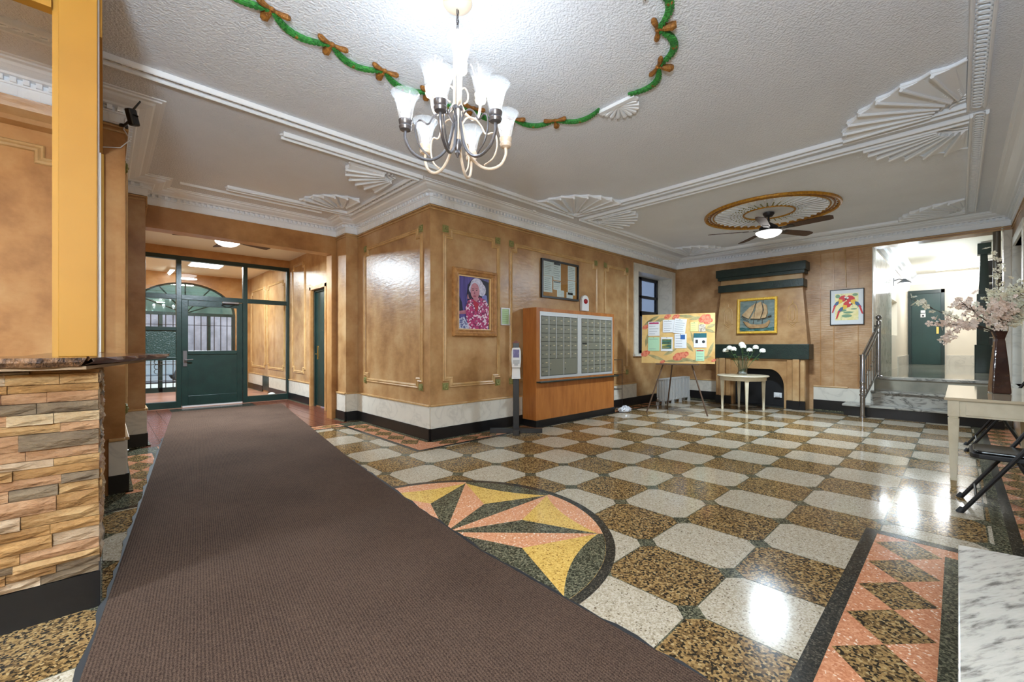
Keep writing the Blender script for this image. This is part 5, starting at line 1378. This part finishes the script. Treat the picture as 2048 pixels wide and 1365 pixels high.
# wire rack and plastic bag at the end of the cabinet
wr_ = thing('wire_rack', 'empty black wire rack beside the mailbox cabinet', 'rack', (3.78, -0.17, 0))
f_ = MB()
for (x, y) in ((-0.08, -0.10), (0.20, -0.10), (-0.08, 0.10), (0.20, 0.10)): f_.tube([(x, y, 0.0), (x, y, 0.95)], 0.005, 6)
f_.build('uprights', M['iron'], wr_)
for z_ in (0.06, 0.40, 0.66, 0.94):
    g_ = MB().tube([(-0.08, -0.10, z_), (0.20, -0.10, z_), (0.20, 0.10, z_), (-0.08, 0.10, z_)], 0.004, 6, closed=True)
    for k in range(1, 5): g_.tube([(-0.08+0.056*k, -0.10, z_), (-0.08+0.056*k, 0.10, z_)], 0.0025, 5)
    g_.build('wire_shelf', M['iron'], wr_)
random.seed(2)
bgm = MB(); bgm.ell((0, 0, 0.04), 0.16, 0.10, 0.05, 16, 10)
bgm.v = [(x*(1+random.uniform(-.2, .2)), y*(1+random.uniform(-.2, .2)), max(0.0, z_*(1+random.uniform(-.35, .35)))) for x, y, z_ in bgm.v]
tag(bgm.build('plastic_bag', pm('white_film', s(206,208,214), 0.25), loc=(3.86, -0.40, 0.001)), 'crumpled white plastic bag on the floor by the mailbox cabinet', 'bag')

# ---- hand sanitizer stand
sx_, sy_ = 1.16, -0.35
ss = thing('sanitizer_stand', 'black wooden post stand carrying a white hand sanitizer dispenser', 'stand', (sx_, sy_, 0), math.atan2(-0.691, 0.723))
MB().box(-0.36, 0.36, -0.045, 0.045, 0.0, 0.06).build('cross_foot', M['blackpaint'], ss, bev=0.004)
MB().box(-0.045, 0.045, -0.22, 0.22, 0.0, 0.075).build('cross_foot', M['blackpaint'], ss, bev=0.004)
bx(-0.042, 0.042, -0.03, 0.04, 0.05, 1.24).build('post', M['blackpaint'], ss, bev=0.004)
MB().box(-0.05, 0.05, -0.035, 0.045, 1.235, 1.247).prism([(-0.04, 1.247), (0.0, 1.275), (0.04, 1.247)], -0.03, 0.04, 'xz').build('roof_cap', pm('red_brown', s(120,58,40), 0.5), ss)
dp = MB().prism([(-0.058, 0.90), (-0.066, 1.0), (-0.064, 1.12), (-0.052, 1.175), (0.052, 1.175), (0.064, 1.12), (0.066, 1.0), (0.058, 0.90)], -0.12, -0.03, 'xz').build('dispenser', M['plastic'], ss, bev=0.012, seg=3)
bx(-0.042, 0.042, -0.123, -0.12, 1.04, 1.15).build('purple_label', pm('purple_label', s(78,62,128), 0.35, mix=(s(120,104,166), 30, 3, 0.5, 0.7)), dp)
MB().box(-0.045, 0.045, -0.135, -0.10, 0.955, 1.005).box(-0.025, 0.025, -0.128, -0.09, 0.93, 0.955).build('push_bar', pm('grey_plastic', s(176,180,184), 0.4), dp, bev=0.004)
MB().prism([(-0.06, 0.755), (-0.052, 0.90), (0.052, 0.90), (0.06, 0.755)], -0.05, -0.03, 'xz').box(-0.06, 0.06, -0.115, -0.03, 0.75, 0.765).build('drip_tray', M['plastic'], ss)

# ================================================================ EASEL CORNER
ea = thing('easel', 'thin dark wooden easel holding the floral notice board', 'easel', (4.40, -1.12, 0), math.atan2(-1.127, 0.40))
wd = pm('easel_wood', s(96,74,58), 0.5)
MB().tube([(-0.50, -0.13, 0.0), (-0.22, 0.055, 0.93), (-0.05, 0.11, 1.75)], 0.013, 8).build('front_leg', wd, ea)
MB().tube([(0.50, -0.13, 0.0), (0.22, 0.055, 0.93), (0.05, 0.11, 1.75)], 0.013, 8).build('front_leg', wd, ea)
MB().tube([(-0.24, 0.62, 0.0), (0.0, 0.13, 1.70)], 0.013, 8).build('rear_leg', wd, ea)
bx(-0.36, 0.36, -0.02, 0.06, 0.86, 0.885).build('ledge', wd, ea)
MB().box(-0.07, 0.07, 0.095, 0.125, 1.70, 1.76).build('head_block', wd, ea)
flm = pm('board_ochre', s(214,172,104), 0.6, mix=(s(196,146,80), 3, 4, 0.35, 0.7, s(224,188,120)))
pb = thing('floral_board', 'large rose patterned board resting on the easel', 'board', (4.40, -1.12, 0.886), math.atan2(-1.127, 0.40))
pb.rotation_euler = (math.radians(-4), 0, math.atan2(-1.127, 0.40))
BW, BH = 0.61, 0.885
bx(-BW, BW, 0.0, 0.018, 0.0, BH).build('panel', flm, pb)
petal = pm('rose_red', s(196,84,60), 0.6, mix=(s(226,140,108), 22, 4, 0.4, 0.65)); petal2 = pm('rose_light', s(222,132,100), 0.6)
lfm = pm('board_leaf', s(146,138,92), 0.6, mix=(s(186,172,124), 8, 4, 0.4, 0.7))
def rose(x, z_, r):
    o = flat(pb, 'rose', (0, 0, 0), [circ(x, z_, r, 14), circ(x+r*0.8, z_+r*0.4, r*0.75, 12), circ(x-r*0.6, z_-r*0.3, r*0.7, 12)], 0.0, 0.002, mat=petal)
    flat(o, 'rose_petal', (0, 0, 0), [circ(x-r*0.2, z_+r*0.2, r*0.42, 10), circ(x+r*0.75, z_+r*0.3, r*0.34, 9), circ(x+r*0.2, z_-r*0.5, r*0.3, 9)], -0.002, 0.0012, mat=petal2)
for (x, z_, r) in ((-0.17, 0.84, 0.055), (-0.03, 0.83, 0.045), (0.44, 0.79, 0.07), (0.50, 0.74, 0.05), (-0.55, 0.66, 0.04), (-0.55, 0.17, 0.055), (0.02, 0.12, 0.07), (0.11, 0.15, 0.055), (-0.25, 0.02, 0.03), (0.585, 0.06, 0.035)): rose(x, z_, min(r, BH-z_-0.004 if BH-z_ < r else r, 0.61-abs(x) if 0.61-abs(x) < r else r))
for (x, z_, l, a) in ((-0.42, 0.80, 0.26, 0.5), (-0.30, 0.78, 0.22, 0.35), (0.0, 0.045, 0.5, 0.06), (-0.35, 0.10, 0.34, -0.35), (0.40, 0.09, 0.34, 0.3), (0.52, 0.58, 0.2, -0.35), (0.27, 0.42, 0.3, 1.9), (0.30, 0.80, 0.2, 0.2), (-0.50, 0.74, 0.24, 0.7), (0.15, 0.84, 0.3, -0.1), (0.55, 0.66, 0.16, 0.4), (-0.52, 0.42, 0.26, 1.4), (0.20, 0.06, 0.3, -0.25), (-0.12, 0.20, 0.26, 0.5), (0.54, 0.25, 0.28, 1.2), (0.20, 0.30, 0.22, 2.2)):
    c, sn = math.cos(a), math.sin(a)
    pts = [(x+c*u*l/2-sn*v*0.03, z_+sn*u*l/2+c*v*0.03) for u, v in ((-1, 0), (-0.5, 0.7), (0, 1), (0.5, 0.7), (1, 0), (0.5, -0.7), (0, -1), (-0.5, -0.7))]
    flat(pb, 'painted_leaf', (0, 0, 0), [clip(pts, -BW, BW, 0, BH)], 0.0, 0.0012, mat=lfm)
# flyers pinned to the board: things of their own in the board's plane
def flyer(name, label, x, z_, w, h, col, lines=5, head=None, tilt=0.0, lift=0.0024):
    o = thing(name, label, 'flyer', (0, 0, 0))
    o.matrix_world = pb.matrix_basis @ Matrix.Translation((x, -lift, z_))
    sheet(o, 0, 0, w, h, 0, col, lines, 'sheet', head, tilt)
    MB().ell((0, -0.004, h*0.46), 0.006, 0.004, 0.006, 8, 5).build('pin', M['pewter'], o)
    return o
pmg = pm('flyer_mint', s(176,216,180), 0.6); pmy = pm('flyer_yellow', s(226,226,146), 0.6); magenta = pm('head_magenta', s(176,50,100), 0.6); blue = pm('head_blue', s(44,96,160), 0.6); teal = pm('head_teal', s(30,96,104), 0.6)
flyer('flyer', 'white flyer with two magenta bars at the upper left of the board', -0.40, 0.625, 0.20, 0.26, M['paper'], 5, magenta)
flyer('flyer', 'plain mint green flyer low on the left of the board', -0.40, 0.345, 0.20, 0.25, pmg, 2)
o = flyer('flyer', 'white flyer showing a green striped landscape', -0.175, 0.345, 0.20, 0.255, M['paper'], 0)
flat(o, 'landscape_print', (0, 0, 0), [[(-0.08, -0.085), (-0.08, 0.09), (0.08, 0.09), (0.08, -0.085)]], -0.002, mat=pm('landscape_ink', s(60,140,120), 0.5, mix=(s(214,210,110), 7, 3, 0.35, 0.65, s(40,70,56)), scale=(0.4, 1, 4)))
flyer('flyer', 'white letter pinned level at the top of the board', -0.145, 0.67, 0.20, 0.23, M['paper'], 5)
flyer('flyer', 'white letter pinned askew over its neighbour at the board top', 0.045, 0.665, 0.20, 0.26, M['paper'], 6, None, 0.12, 0.0055)
o = flyer('flyer', 'white flyer with a blue square in its upper corner', 0.055, 0.40, 0.20, 0.255, M['paper'], 5)
bx(0.0, 0.075, -0.003, -0.0015, 0.03, 0.11).build('blue_picture', blue, o)
flyer('flyer', 'small yellow note near the right edge of the board', 0.28, 0.65, 0.125, 0.165, pmy, 4)
flyer('flyer', 'small grey floral card beside the yellow note', 0.405, 0.625, 0.11, 0.13, pm('card_floral', s(206,196,176), 0.6, mix=(s(150,130,116), 30, 3, 0.45, 0.6)), 0)
o = flyer('flyer', 'white flyer with a teal heading and dark product pictures', 0.375, 0.41, 0.205, 0.25, M['paper'], 0, None)
bx(-0.1025, 0.1025, -0.003, -0.0015, 0.045, 0.125).build('teal_heading', teal, o)
MB().box(-0.075, -0.035, -0.003, -0.0015, -0.05, 0.01).prism(circ(0.055, -0.025, 0.026, 10), -0.003, -0.0015, 'xz').build('product_picture', M['blackpaint'], o)
flyer('flyer', 'narrow pale green leaflet at the lower right of the board', 0.375, 0.15, 0.135, 0.20, pmg, 4, pm('head_red', s(190,60,60), 0.6))

# ---- radiator under the window
ra = thing('radiator', 'silver painted cast iron column radiator under the window', 'radiator', (5.14, -0.42, 0))
sec0 = None
for k in range(18):
    x = 0.02 + k*0.069
    if sec0 is None:
        m_ = MB()
        for y in (-0.065, 0.0, 0.065): m_.tube([(0, y, 0.09), (0, y, 0.50)], 0.015, 8)
        m_.tube([(0, -0.075, 0.51), (0, 0.075, 0.51)], 0.019, 8).tube([(0, -0.075, 0.09), (0, 0.075, 0.09)], 0.018, 8)
        sec0 = m_.build('radiator_section', M['stone_rad'], ra, smooth=True); sec0.location = (x, 0, 0)
    else: again(sec0, parent=ra, loc=(x, 0, 0))
for k in (0, 6, 11, 17):
    for y in (-0.06, 0.06): MB().taper(0.02+k*0.069, y, 0.0, 0.09, 0.05, 0.05, 0.035, 0.04).build('foot', M['stone_rad'], ra)
MB().tube([(-0.02, 0, 0.09), (-0.09, 0, 0.09), (-0.09, 0.0, 0.0)], 0.016, 8).lathe([(0.03, 0), (0.035, 0.03), (0.02, 0.05), (0.02, 0.09)], 12, (-0.09, 0, 0.08)).build('valve', M['chrome'], ra, smooth=True)

# ---- round table, vase and white flowers
rt = thing('round_table', 'small round ivory side table in front of the fireplace', 'table', (5.69, -1.78, 0), 0.5)
MB().lathe([(0.02, 0.625), (0.42, 0.625), (0.432, 0.632), (0.435, 0.642), (0.428, 0.652), (0.02, 0.653)], 48).build('top', M['ivorypaint'], rt, smooth=True)
MB().lathe([(0.385, 0.56), (0.39, 0.565), (0.39, 0.622), (0.36, 0.624), (0.36, 0.56)], 48).build('apron', M['ivorypaint'], rt, smooth=True)
for k in range(4):
    a = k*PI/2
    x, y = 0.345*math.cos(a), 0.345*math.sin(a)
    MB().taper(x, y, 0.05, 0.56, 0.034, 0.034, 0.062, 0.062).taper(x, y, 0.0, 0.05, 0.034, 0.034, 0.042, 0.042).box(x-0.036, x+0.036, y-0.036, y+0.036, 0.55, 0.622).build('leg', M['ivorypaint'], rt, bev=0.004)
vz = 0.653
va = thing('glass_vase', 'clear glass cylinder vase with pebbles on the round table', 'vase', (5.69, -1.78, vz))
clear = bpy.data.materials.new('vase_glass'); clear.use_nodes = True
clear = thin_glass('vase_clear', (0.90, 0.94, 0.95, 1), 0.25)
MB().lathe([(0.075, 0.0), (0.078, 0.012), (0.080, 0.2), (0.088, 0.36), (0.083, 0.36), (0.076, 0.2), (0.073, 0.02), (0.004, 0.018)], 28, cap=False).build('body', clear, va, smooth=True)
random.seed(6); pe = MB()
for k in range(30):
    a, r = random.uniform(0, 6.28), random.uniform(0, 0.052); pe.ell((r*math.cos(a), r*math.sin(a), 0.028+random.uniform(0, 0.03)), 0.014, 0.014, 0.010, 6, 4)
pe.build('pebbles', M['stone_rad'], va, kind='stuff')
petw = pm('petal_white', s(238,238,226), 0.5); stem = pm('stem_green', s(74,104,58), 0.5); leafm = pm('leaf_dark', s(44,78,40), 0.5, mix=(s(66,104,52), 12, 3, 0.4, 0.7))
def rot_to(d):
    d = Vector(d).normalized(); return d.to_track_quat('Z', 'Y').to_matrix().to_4x4()
def bloom(name, label, base, tipv, r, group, seed):
    random.seed(seed)
    o = thing(name, label, 'flower', base, 0, group)
    t = Vector(tipv)
    MB().tube([(0, 0, 0), tuple(t*0.5 + Vector((0, 0, 0.03))), tuple(t*0.97)], 0.004, 6).build('stem', stem, o)
    mb = MB()
    for th, n_ in ((0.0, 1), (0.55, 5), (1.05, 7), (1.55, 8)):
        for k in range(n_):
            ph_ = 2*PI*k/n_ + th*1.7 + random.uniform(-.2, .2); t2 = th + random.uniform(-.12, .12)
            rd = Vector((math.sin(t2)*math.cos(ph_), math.sin(t2)*math.sin(ph_), math.cos(t2)))
            m0 = mb.n(); mb.ell((0, 0, 0), r*0.42, r*0.36, r*0.12, 8, 5)
            mb.since(m0, Matrix.Translation(t + rd*r*0.62) @ rot_to(tuple(rd + Vector((0, 0, 0.25)))) @ Matrix.Rotation(random.uniform(0, 3), 4, 'Z'))
    mb.build('petals', petw, o, smooth=True)
    lf = MB()
    for k in range(3):
        a = random.uniform(0, 6.28); p = t*random.uniform(0.62, 0.85)
        m0 = lf.n(); lf.ell((0.055, 0, 0), 0.055, 0.018, 0.003, 8, 4)
        lf.since(m0, Matrix.Translation(p) @ Matrix.Rotation(a, 4, 'Z') @ Matrix.Rotation(random.uniform(-.2, .6), 4, 'Y'))
    lf.build('leaves', leafm, o, smooth=True, kind='stuff')
BL = ['white bloom low on the far right of the glass vase bouquet', 'white bloom at the left edge of the glass vase bouquet', 'white bloom half hidden at the back left of the vase bouquet', 'topmost white bloom of the glass vase bouquet',
      'white bloom at the upper right of the glass vase bouquet', 'white bloom in the middle front of the glass vase bouquet', 'rightmost white bloom hanging over the round table edge', 'white bloom furthest back towards the easel in the vase bouquet']
for k, (dx, dy, dz) in enumerate(((0.20, -0.05, 0.42), (-0.15, 0.10, 0.44), (-0.05, 0.20, 0.46), (0.02, 0.02, 0.53), (0.10, -0.18, 0.47), (-0.16, -0.06, 0.49), (0.06, -0.30, 0.41), (0.04, 0.30, 0.41))):
    bloom('white_flower', BL[k], (5.69+dx*0.06, -1.78+dy*0.06, vz+0.04), (dx, dy, dz), 0.068, 'white blooms in the glass vase', k)

# ================================================================ TABLE SIDE
tb_ = thing('console_table', 'long ivory painted table with tapered fluted legs by the right wall', 'table', (2.25, -4.50, 0))
TX, TY = 1.66, -0.60
bx(-0.012, TX, TY, 0.012, 0.735, 0.76).build('top', M['tabletop'], tb_, bev=0.006)
MB().box(0.02, TX-0.03, -0.05, -0.025, 0.60, 0.735).box(0.02, TX-0.03, TY+0.02, TY+0.045, 0.60, 0.735).box(0.02, 0.045, TY+0.045, -0.05, 0.60, 0.735).box(TX-0.055, TX-0.03, TY+0.045, -0.05, 0.60, 0.735).build('apron', M['ivorypaint'], tb_)
bx(0.012, 0.02, TY+0.12, -0.115, 0.615, 0.725).build('apron_panel', M['ivorypaint'], tb_, bev=0.003)
for (x, y) in ((0.04, -0.045), (0.04, TY+0.06), (TX-0.05, -0.045), (TX-0.05, TY+0.06)):
    l_ = MB().taper(x, y, 0.075, 0.585, 0.040, 0.040, 0.070, 0.070).box(x-0.036, x+0.036, y-0.036, y+0.036, 0.60, 0.735).taper(x, y, 0.585, 0.60, 0.058, 0.058, 0.058, 0.058).build('leg', M['ivorypaint'], tb_, bev=0.003)
    MB().taper(x, y, 0.055, 0.075, 0.046, 0.046, 0.046, 0.046).build('collar', M['ivorypaint'], l_)
    MB().taper(x, y, 0.0, 0.055, 0.034, 0.034, 0.040, 0.040).build('foot_cap', pm('brass_foot', s(150,130,96), 0.35, metal=0.6), l_)
    MB().taper(x-0.028, y, 0.12, 0.56, 0.004, 0.018, 0.012, 0.042, x-0.036, y).build('flute_panel', M['ivorypaint'], l_)

def folding_chair(label, loc):
    c = thing('folding_chair', label, 'chair', loc, 0, 'black folding chairs at the table')
    # faces +y; width along x 0..0.44; foot of the near front leg at the origin
    for x in (0.0, 0.44):
        fl_ = MB().tube([(x, 0.0, 0.0), (x, -0.29, 0.485), (x, -0.46, 0.80)], 0.013, 8).build('back_frame_leg', M['blackpaint'], c, smooth=True)
        MB().tube([(x, 0.012, -0.0), (x, -0.008, 0.035)], [0.019, 0.017], 10).build('rubber_foot', M['rubber'], fl_, smooth=True)
        xi = 0.025 if x == 0.0 else 0.415
        rl = MB().tube([(xi, -0.47, 0.0), (xi, -0.27, 0.40)], 0.012, 8).build('rear_leg', M['blackpaint'], c, smooth=True)
        MB().tube([(xi, -0.478, 0.0), (xi, -0.463, 0.03)], [0.018, 0.016], 10).build('rubber_foot', M['rubber'], rl, smooth=True)
        MB().tube([(x, -0.215, 0.36), (xi, -0.275, 0.385)], 0.006, 6).build('hinge_link', M['chrome'], c)
    MB().tube([(0.0, -0.075, 0.125), (0.44, -0.075, 0.125)], 0.008, 8).build('front_stretcher', M['blackpaint'], c)
    MB().tube([(0.025, -0.425, 0.09), (0.415, -0.425, 0.09)], 0.008, 8).build('rear_stretcher', M['blackpaint'], c)
    sp = [(0.03, -0.42), (0.03, -0.09), (0.045, -0.06), (0.08, -0.045), (0.36, -0.045), (0.395, -0.06), (0.41, -0.09), (0.41, -0.42)]
    MB().prism(sp, 0.398, 0.432).build('seat_pan', M['blackpaint'], c, bev=0.006)
    MB().prism([(p[0]*0.92+0.018, p[1]*0.92-0.02) for p in sp], 0.430, 0.452).build('seat_pad', M['leather'], c, bev=0.012, seg=3)
    MB().box(0.01, 0.43, -0.475, -0.445, 0.62, 0.80).build('backrest', M['blackpaint'], c, bev=0.008)
    return c
folding_chair('black metal folding chair in front of the ivory table', (1.50, -4.586, 0))
folding_chair('black metal folding chair standing behind the ivory table', (4.12, -4.64, 0))

# ---- brown vase with blossom branches
vx, vy = 3.03, -4.835
bv = thing('brown_vase', 'tall tapered dark brown glass vase on the ivory table', 'vase', (vx, vy, 0.76), -PI/2+0.22)
dkg = pm('brown_glass', s(44,28,30), 0.06, mix=(s(74,48,44), 5, 4, 0.4, 0.7), bump=(8, 0.35, 0.02), coat=0.6)
mb = MB(); prof = ((0.062, 0.0), (0.062, 0.02), (0.048, 0.27), (0.033, 0.48), (0.030, 0.50), (0.036, 0.53), (0.046, 0.575))
for (w_, z_) in prof: mb.v += [(-w_, -w_, z_), (w_, -w_, z_), (w_, w_, z_), (-w_, w_, z_)]
for i in range(len(prof)-1):
    for j in range(4): mb.face([i*4+j, i*4+(j+1) % 4, i*4+4+(j+1) % 4, i*4+4+j])
mb.face([0, 1, 2, 3]); 
mb.build('body', dkg, bv, bev=0.010, seg=3)
pinkp = pm('blossom_pink', s(252,238,228), 0.6, mix=(s(244,216,200), 9, 3, 0.4, 0.7)); creamp = pm('blossom_cream', s(252,250,236), 0.6, mix=(s(242,240,210), 9, 3, 0.4, 0.7)); twig = pm('twig', s(66,52,44), 0.7)
def branch(tip, mid, pet, n, label, seed, spread=0.06):
    random.seed(seed)
    o = thing('blossom_branch', label, 'branch', (vx, vy, 1.32), 0, 'blossom branches in the brown vase')
    t, m_ = Vector(tip), Vector(mid)
    pts = []
    for k in range(13):
        u = k/12; p = m_*2*u*(1-u) + t*u*u; pts.append(p + Vector((random.uniform(-1, 1), random.uniform(-1, 1), random.uniform(-1, 1)))*0.006)
    pts[0] = Vector((0, 0, -0.12))
    tw = MB().tube([tuple(p) for p in pts], [0.005*(1-0.7*k/12) for k in range(13)], 6)
    bl = MB()
    for k in range(n):
        u = random.uniform(0.28, 1.0)**0.8
        p = m_*2*u*(1-u) + t*u*u + Vector((random.gauss(0, 1), random.gauss(0, 1), random.gauss(0, 1)))*spread
        q = pts[min(12, int(u*12))]
        if random.random() < 0.5: tw.tube([tuple(q), tuple(p)], 0.0016, 4)
        R_ = Matrix.Translation(p) @ Matrix.Rotation(random.uniform(0, 6.28), 4, 'Z') @ Matrix.Rotation(random.uniform(0.3, 2.2), 4, 'X')
        sz = random.uniform(0.019, 0.030)
        for f5 in range(5):
            a = 2*PI*f5/5; m0 = bl.n()
            c_, s_ = math.cos(a), math.sin(a)
            bl.v += [(0, 0, 0), (sz*(0.75*c_-0.42*s_), sz*(0.75*s_+0.42*c_), sz*0.28), (sz*1.1*c_, sz*1.1*s_, sz*0.22), (sz*(0.75*c_+0.42*s_), sz*(0.75*s_-0.42*c_), sz*0.28)]
            bl.face([m0, m0+1, m0+2, m0+3]); bl.since(m0, R_)
    tw.build('twig', twig, o)
    bl.build('blossoms', pet, o, kind='stuff')
VW = lambda r, f, z: (R2.x*r + F2.x*f, R2.y*r + F2.y*f, z)     # right / away / up as seen from the camera
branch(VW(-0.62, -0.02, 0.10), VW(-0.30, 0.0, 0.07), pinkp, 46, 'long pink blossom branch reaching level over the table edge', 1, 0.022)
branch(VW(-0.75, 0.10, 0.34), VW(-0.30, 0.05, 0.10), creamp, 26, 'thin arching blossom branch reaching towards the green door', 2, 0.020)
branch(VW(-0.52, 0.0, -0.10), VW(-0.36, 0.0, 0.18), pinkp, 40, 'drooping pink blossom branch hanging below the vase rim', 3, 0.028)
branch(VW(-0.05, 0.0, 0.78), VW(0.02, 0.0, 0.35), creamp, 26, 'tall upright cream blossom branch in front of the stair newel', 4, 0.020)
branch(VW(-0.40, -0.05, 0.28), VW(-0.18, 0.0, 0.16), pinkp, 55, 'short pink blossom branch rising beside the level one', 5, 0.045)
branch(VW(0.17, -0.05, 0.42), VW(0.06, 0.0, 0.26), creamp, 120, 'bushy cream blossom branch leaning to the right wall', 6, 0.055)
branch(VW(0.10, 0.10, 0.36), VW(0.02, 0.05, 0.18), creamp, 120, 'full cream blossom branch rising from the vase centre', 7, 0.06)
branch(VW(-0.10, -0.08, 0.24), VW(-0.04, -0.04, 0.14), pinkp, 110, 'dense pink blossom branch directly over the vase rim', 8, 0.05)
branch(VW(0.18, 0.0, 0.22), VW(0.10, 0.0, 0.16), creamp, 90, 'low cream blossom branch spreading along the right wall', 9, 0.05)

# ---- stair railing
rl_ = thing('stair_railing', 'polished steel stair railing with turned newel and scroll end', 'railing', (0, 0, 0))
nx_, ny_ = 6.18, -3.47
MB().lathe([(0.052, 0.0), (0.052, 0.01), (0.036, 0.015), (0.036, 0.36), (0.044, 0.37), (0.044, 0.385), (0.032, 0.40), (0.040, 0.44), (0.030, 0.48), (0.044, 0.49), (0.044, 0.50), (0.034, 0.52), (0.040, 0.57), (0.044, 0.60), (0.036, 0.615), (0.036, 1.03), (0.042, 1.035), (0.042, 1.05), (0.01, 1.055)], 20, (nx_, ny_, 0)).build('newel', M['chrome'], rl_, smooth=True)
ux, uy = 6.93, -3.60
MB().lathe([(0.055, LZ), (0.055, LZ+0.02), (0.034, LZ+0.03), (0.034, LZ+0.98), (0.040, LZ+0.985), (0.02, LZ+1.0)], 20, (ux, uy, 0)).ell((ux, uy, LZ+1.05), 0.045, 0.045, 0.045, 14, 8).build('upper_newel', M['chrome'], rl_, smooth=True)
def rp(u, z0, z1): return (nx_+(ux-nx_)*u, ny_+(uy-ny_)*u, z0+(z1-z0)*u)
MB().tube([rp(0, 1.02, LZ+0.92), rp(1, 1.02, LZ+0.92)], 0.026, 10).build('hand_rail', M['chrome'], rl_, smooth=True)
MB().tube([rp(0, 0.90, LZ+0.80), rp(1, 0.90, LZ+0.80)], 0.016, 8).build('upper_rail', M['chrome'], rl_, smooth=True)
MB().tube([rp(0, 0.27, LZ+0.12), rp(1, 0.27, LZ+0.12)], 0.016, 8).build('lower_rail', M['chrome'], rl_, smooth=True)
for k in range(7):
    u = (k+0.8)/7.4; a = rp(u, 0.27, LZ+0.12); b = rp(u, 0.90, LZ+0.80)
    MB().tube([a, b], 0.010, 8).ell((a[0], a[1], (a[2]+b[2])/2), 0.016, 0.016, 0.03, 8, 6).build('baluster', M['chrome'], rl_, smooth=True)
MB().tube([(ux, uy, LZ+0.90), (ux-0.02, uy+0.06, LZ+0.90)], 0.012, 8).lathe([(0.03, -0.01), (0.03, 0.01)], 10, (ux-0.02, uy+0.055, LZ+0.90)).build('wall_bracket', M['iron'], rl_)

# small extras in the vestibule
tag(MB().lathe([(0.09, 0), (0.10, 0.05), (0.07, 0.12), (0.03, 0.14)], 12).build('paper_bundle', M['plastic'], loc=(-0.22, 6.15, 0.002)), 'small white bundle on the floor behind the screen pane', 'bundle')
cpl = MB().tube([(XB-0.012, -3.155, 2.98), (XB-0.012, -3.16, 2.6), (XB-0.012, -3.17, 2.26)], 0.008, 6).build('picture_cord', M['pane_mould'])
tag(cpl, 'painted conduit running down the wall to the parrot print', 'conduit')

# ================================================================ STREET
gd_ = MB().box(-14, 14, 9.7, 13.2, -0.16, -0.02).build('ground_pavement', pm('pavement', s(176,172,166), 0.8, mix=(s(150,148,142), 2, 4, 0.4, 0.7)))
structure(gd_, 'pale concrete pavement outside the street door', 'pavement')
rd = MB().box(-14, 14, 13.2, 22, -0.30, -0.14).build('ground_road', pm('asphalt', s(120,122,128), 0.8))
structure(rd, 'grey asphalt street outside', 'street')
bwl = MB().box(-14, 14, 22, 22.4, -0.3, 9).build('wall_opposite', pm('stone_front', s(150,142,150), 0.8, mix=(s(110,104,112), 1.4, 6, 0.35, 0.65)))
structure(bwl, 'grey stone house front across the street', 'wall')
car = thing('parked_car', 'silver car parked in the street beyond the glazed doors', 'car', (-2.2, 15.0, -0.14))
cm = pm('car_silver', s(176,184,196), 0.2, metal=0.5)
MB().prism([(-2.1, 0.32), (-2.12, 0.62), (-1.95, 0.80), (-1.0, 0.88), (1.2, 0.90), (2.0, 0.76), (2.1, 0.55), (2.08, 0.32)], -0.85, 0.85, 'xz').build('body', cm, car, bev=0.08, seg=3)
MB().prism([(-1.2, 0.86), (-0.62, 1.36), (0.72, 1.40), (1.35, 0.88)], -0.72, 0.72, 'xz').build('cabin', cm, car, bev=0.08, seg=3)
MB().prism([(-1.05, 0.90), (-0.58, 1.31), (0.02, 1.34), (0.02, 0.90)], -0.735, -0.715, 'xz').build('side_window', M['leather'], car)
MB().prism([(0.08, 0.90), (0.08, 1.34), (0.66, 1.34), (1.15, 0.90)], -0.735, -0.715, 'xz').build('side_window', M['leather'], car)
for x in (-1.3, 1.3):
    for y in (-0.80, 0.80):
        w_ = MB().lathe([(0.10, -0.09), (0.31, -0.09), (0.33, 0.0), (0.31, 0.09), (0.10, 0.09)], 20); w_.since(0, Matrix.Translation((x, y, 0.33)) @ Matrix.Rotation(PI/2, 4, 'X')); w_.build('wheel', M['rubber'], car, smooth=True)
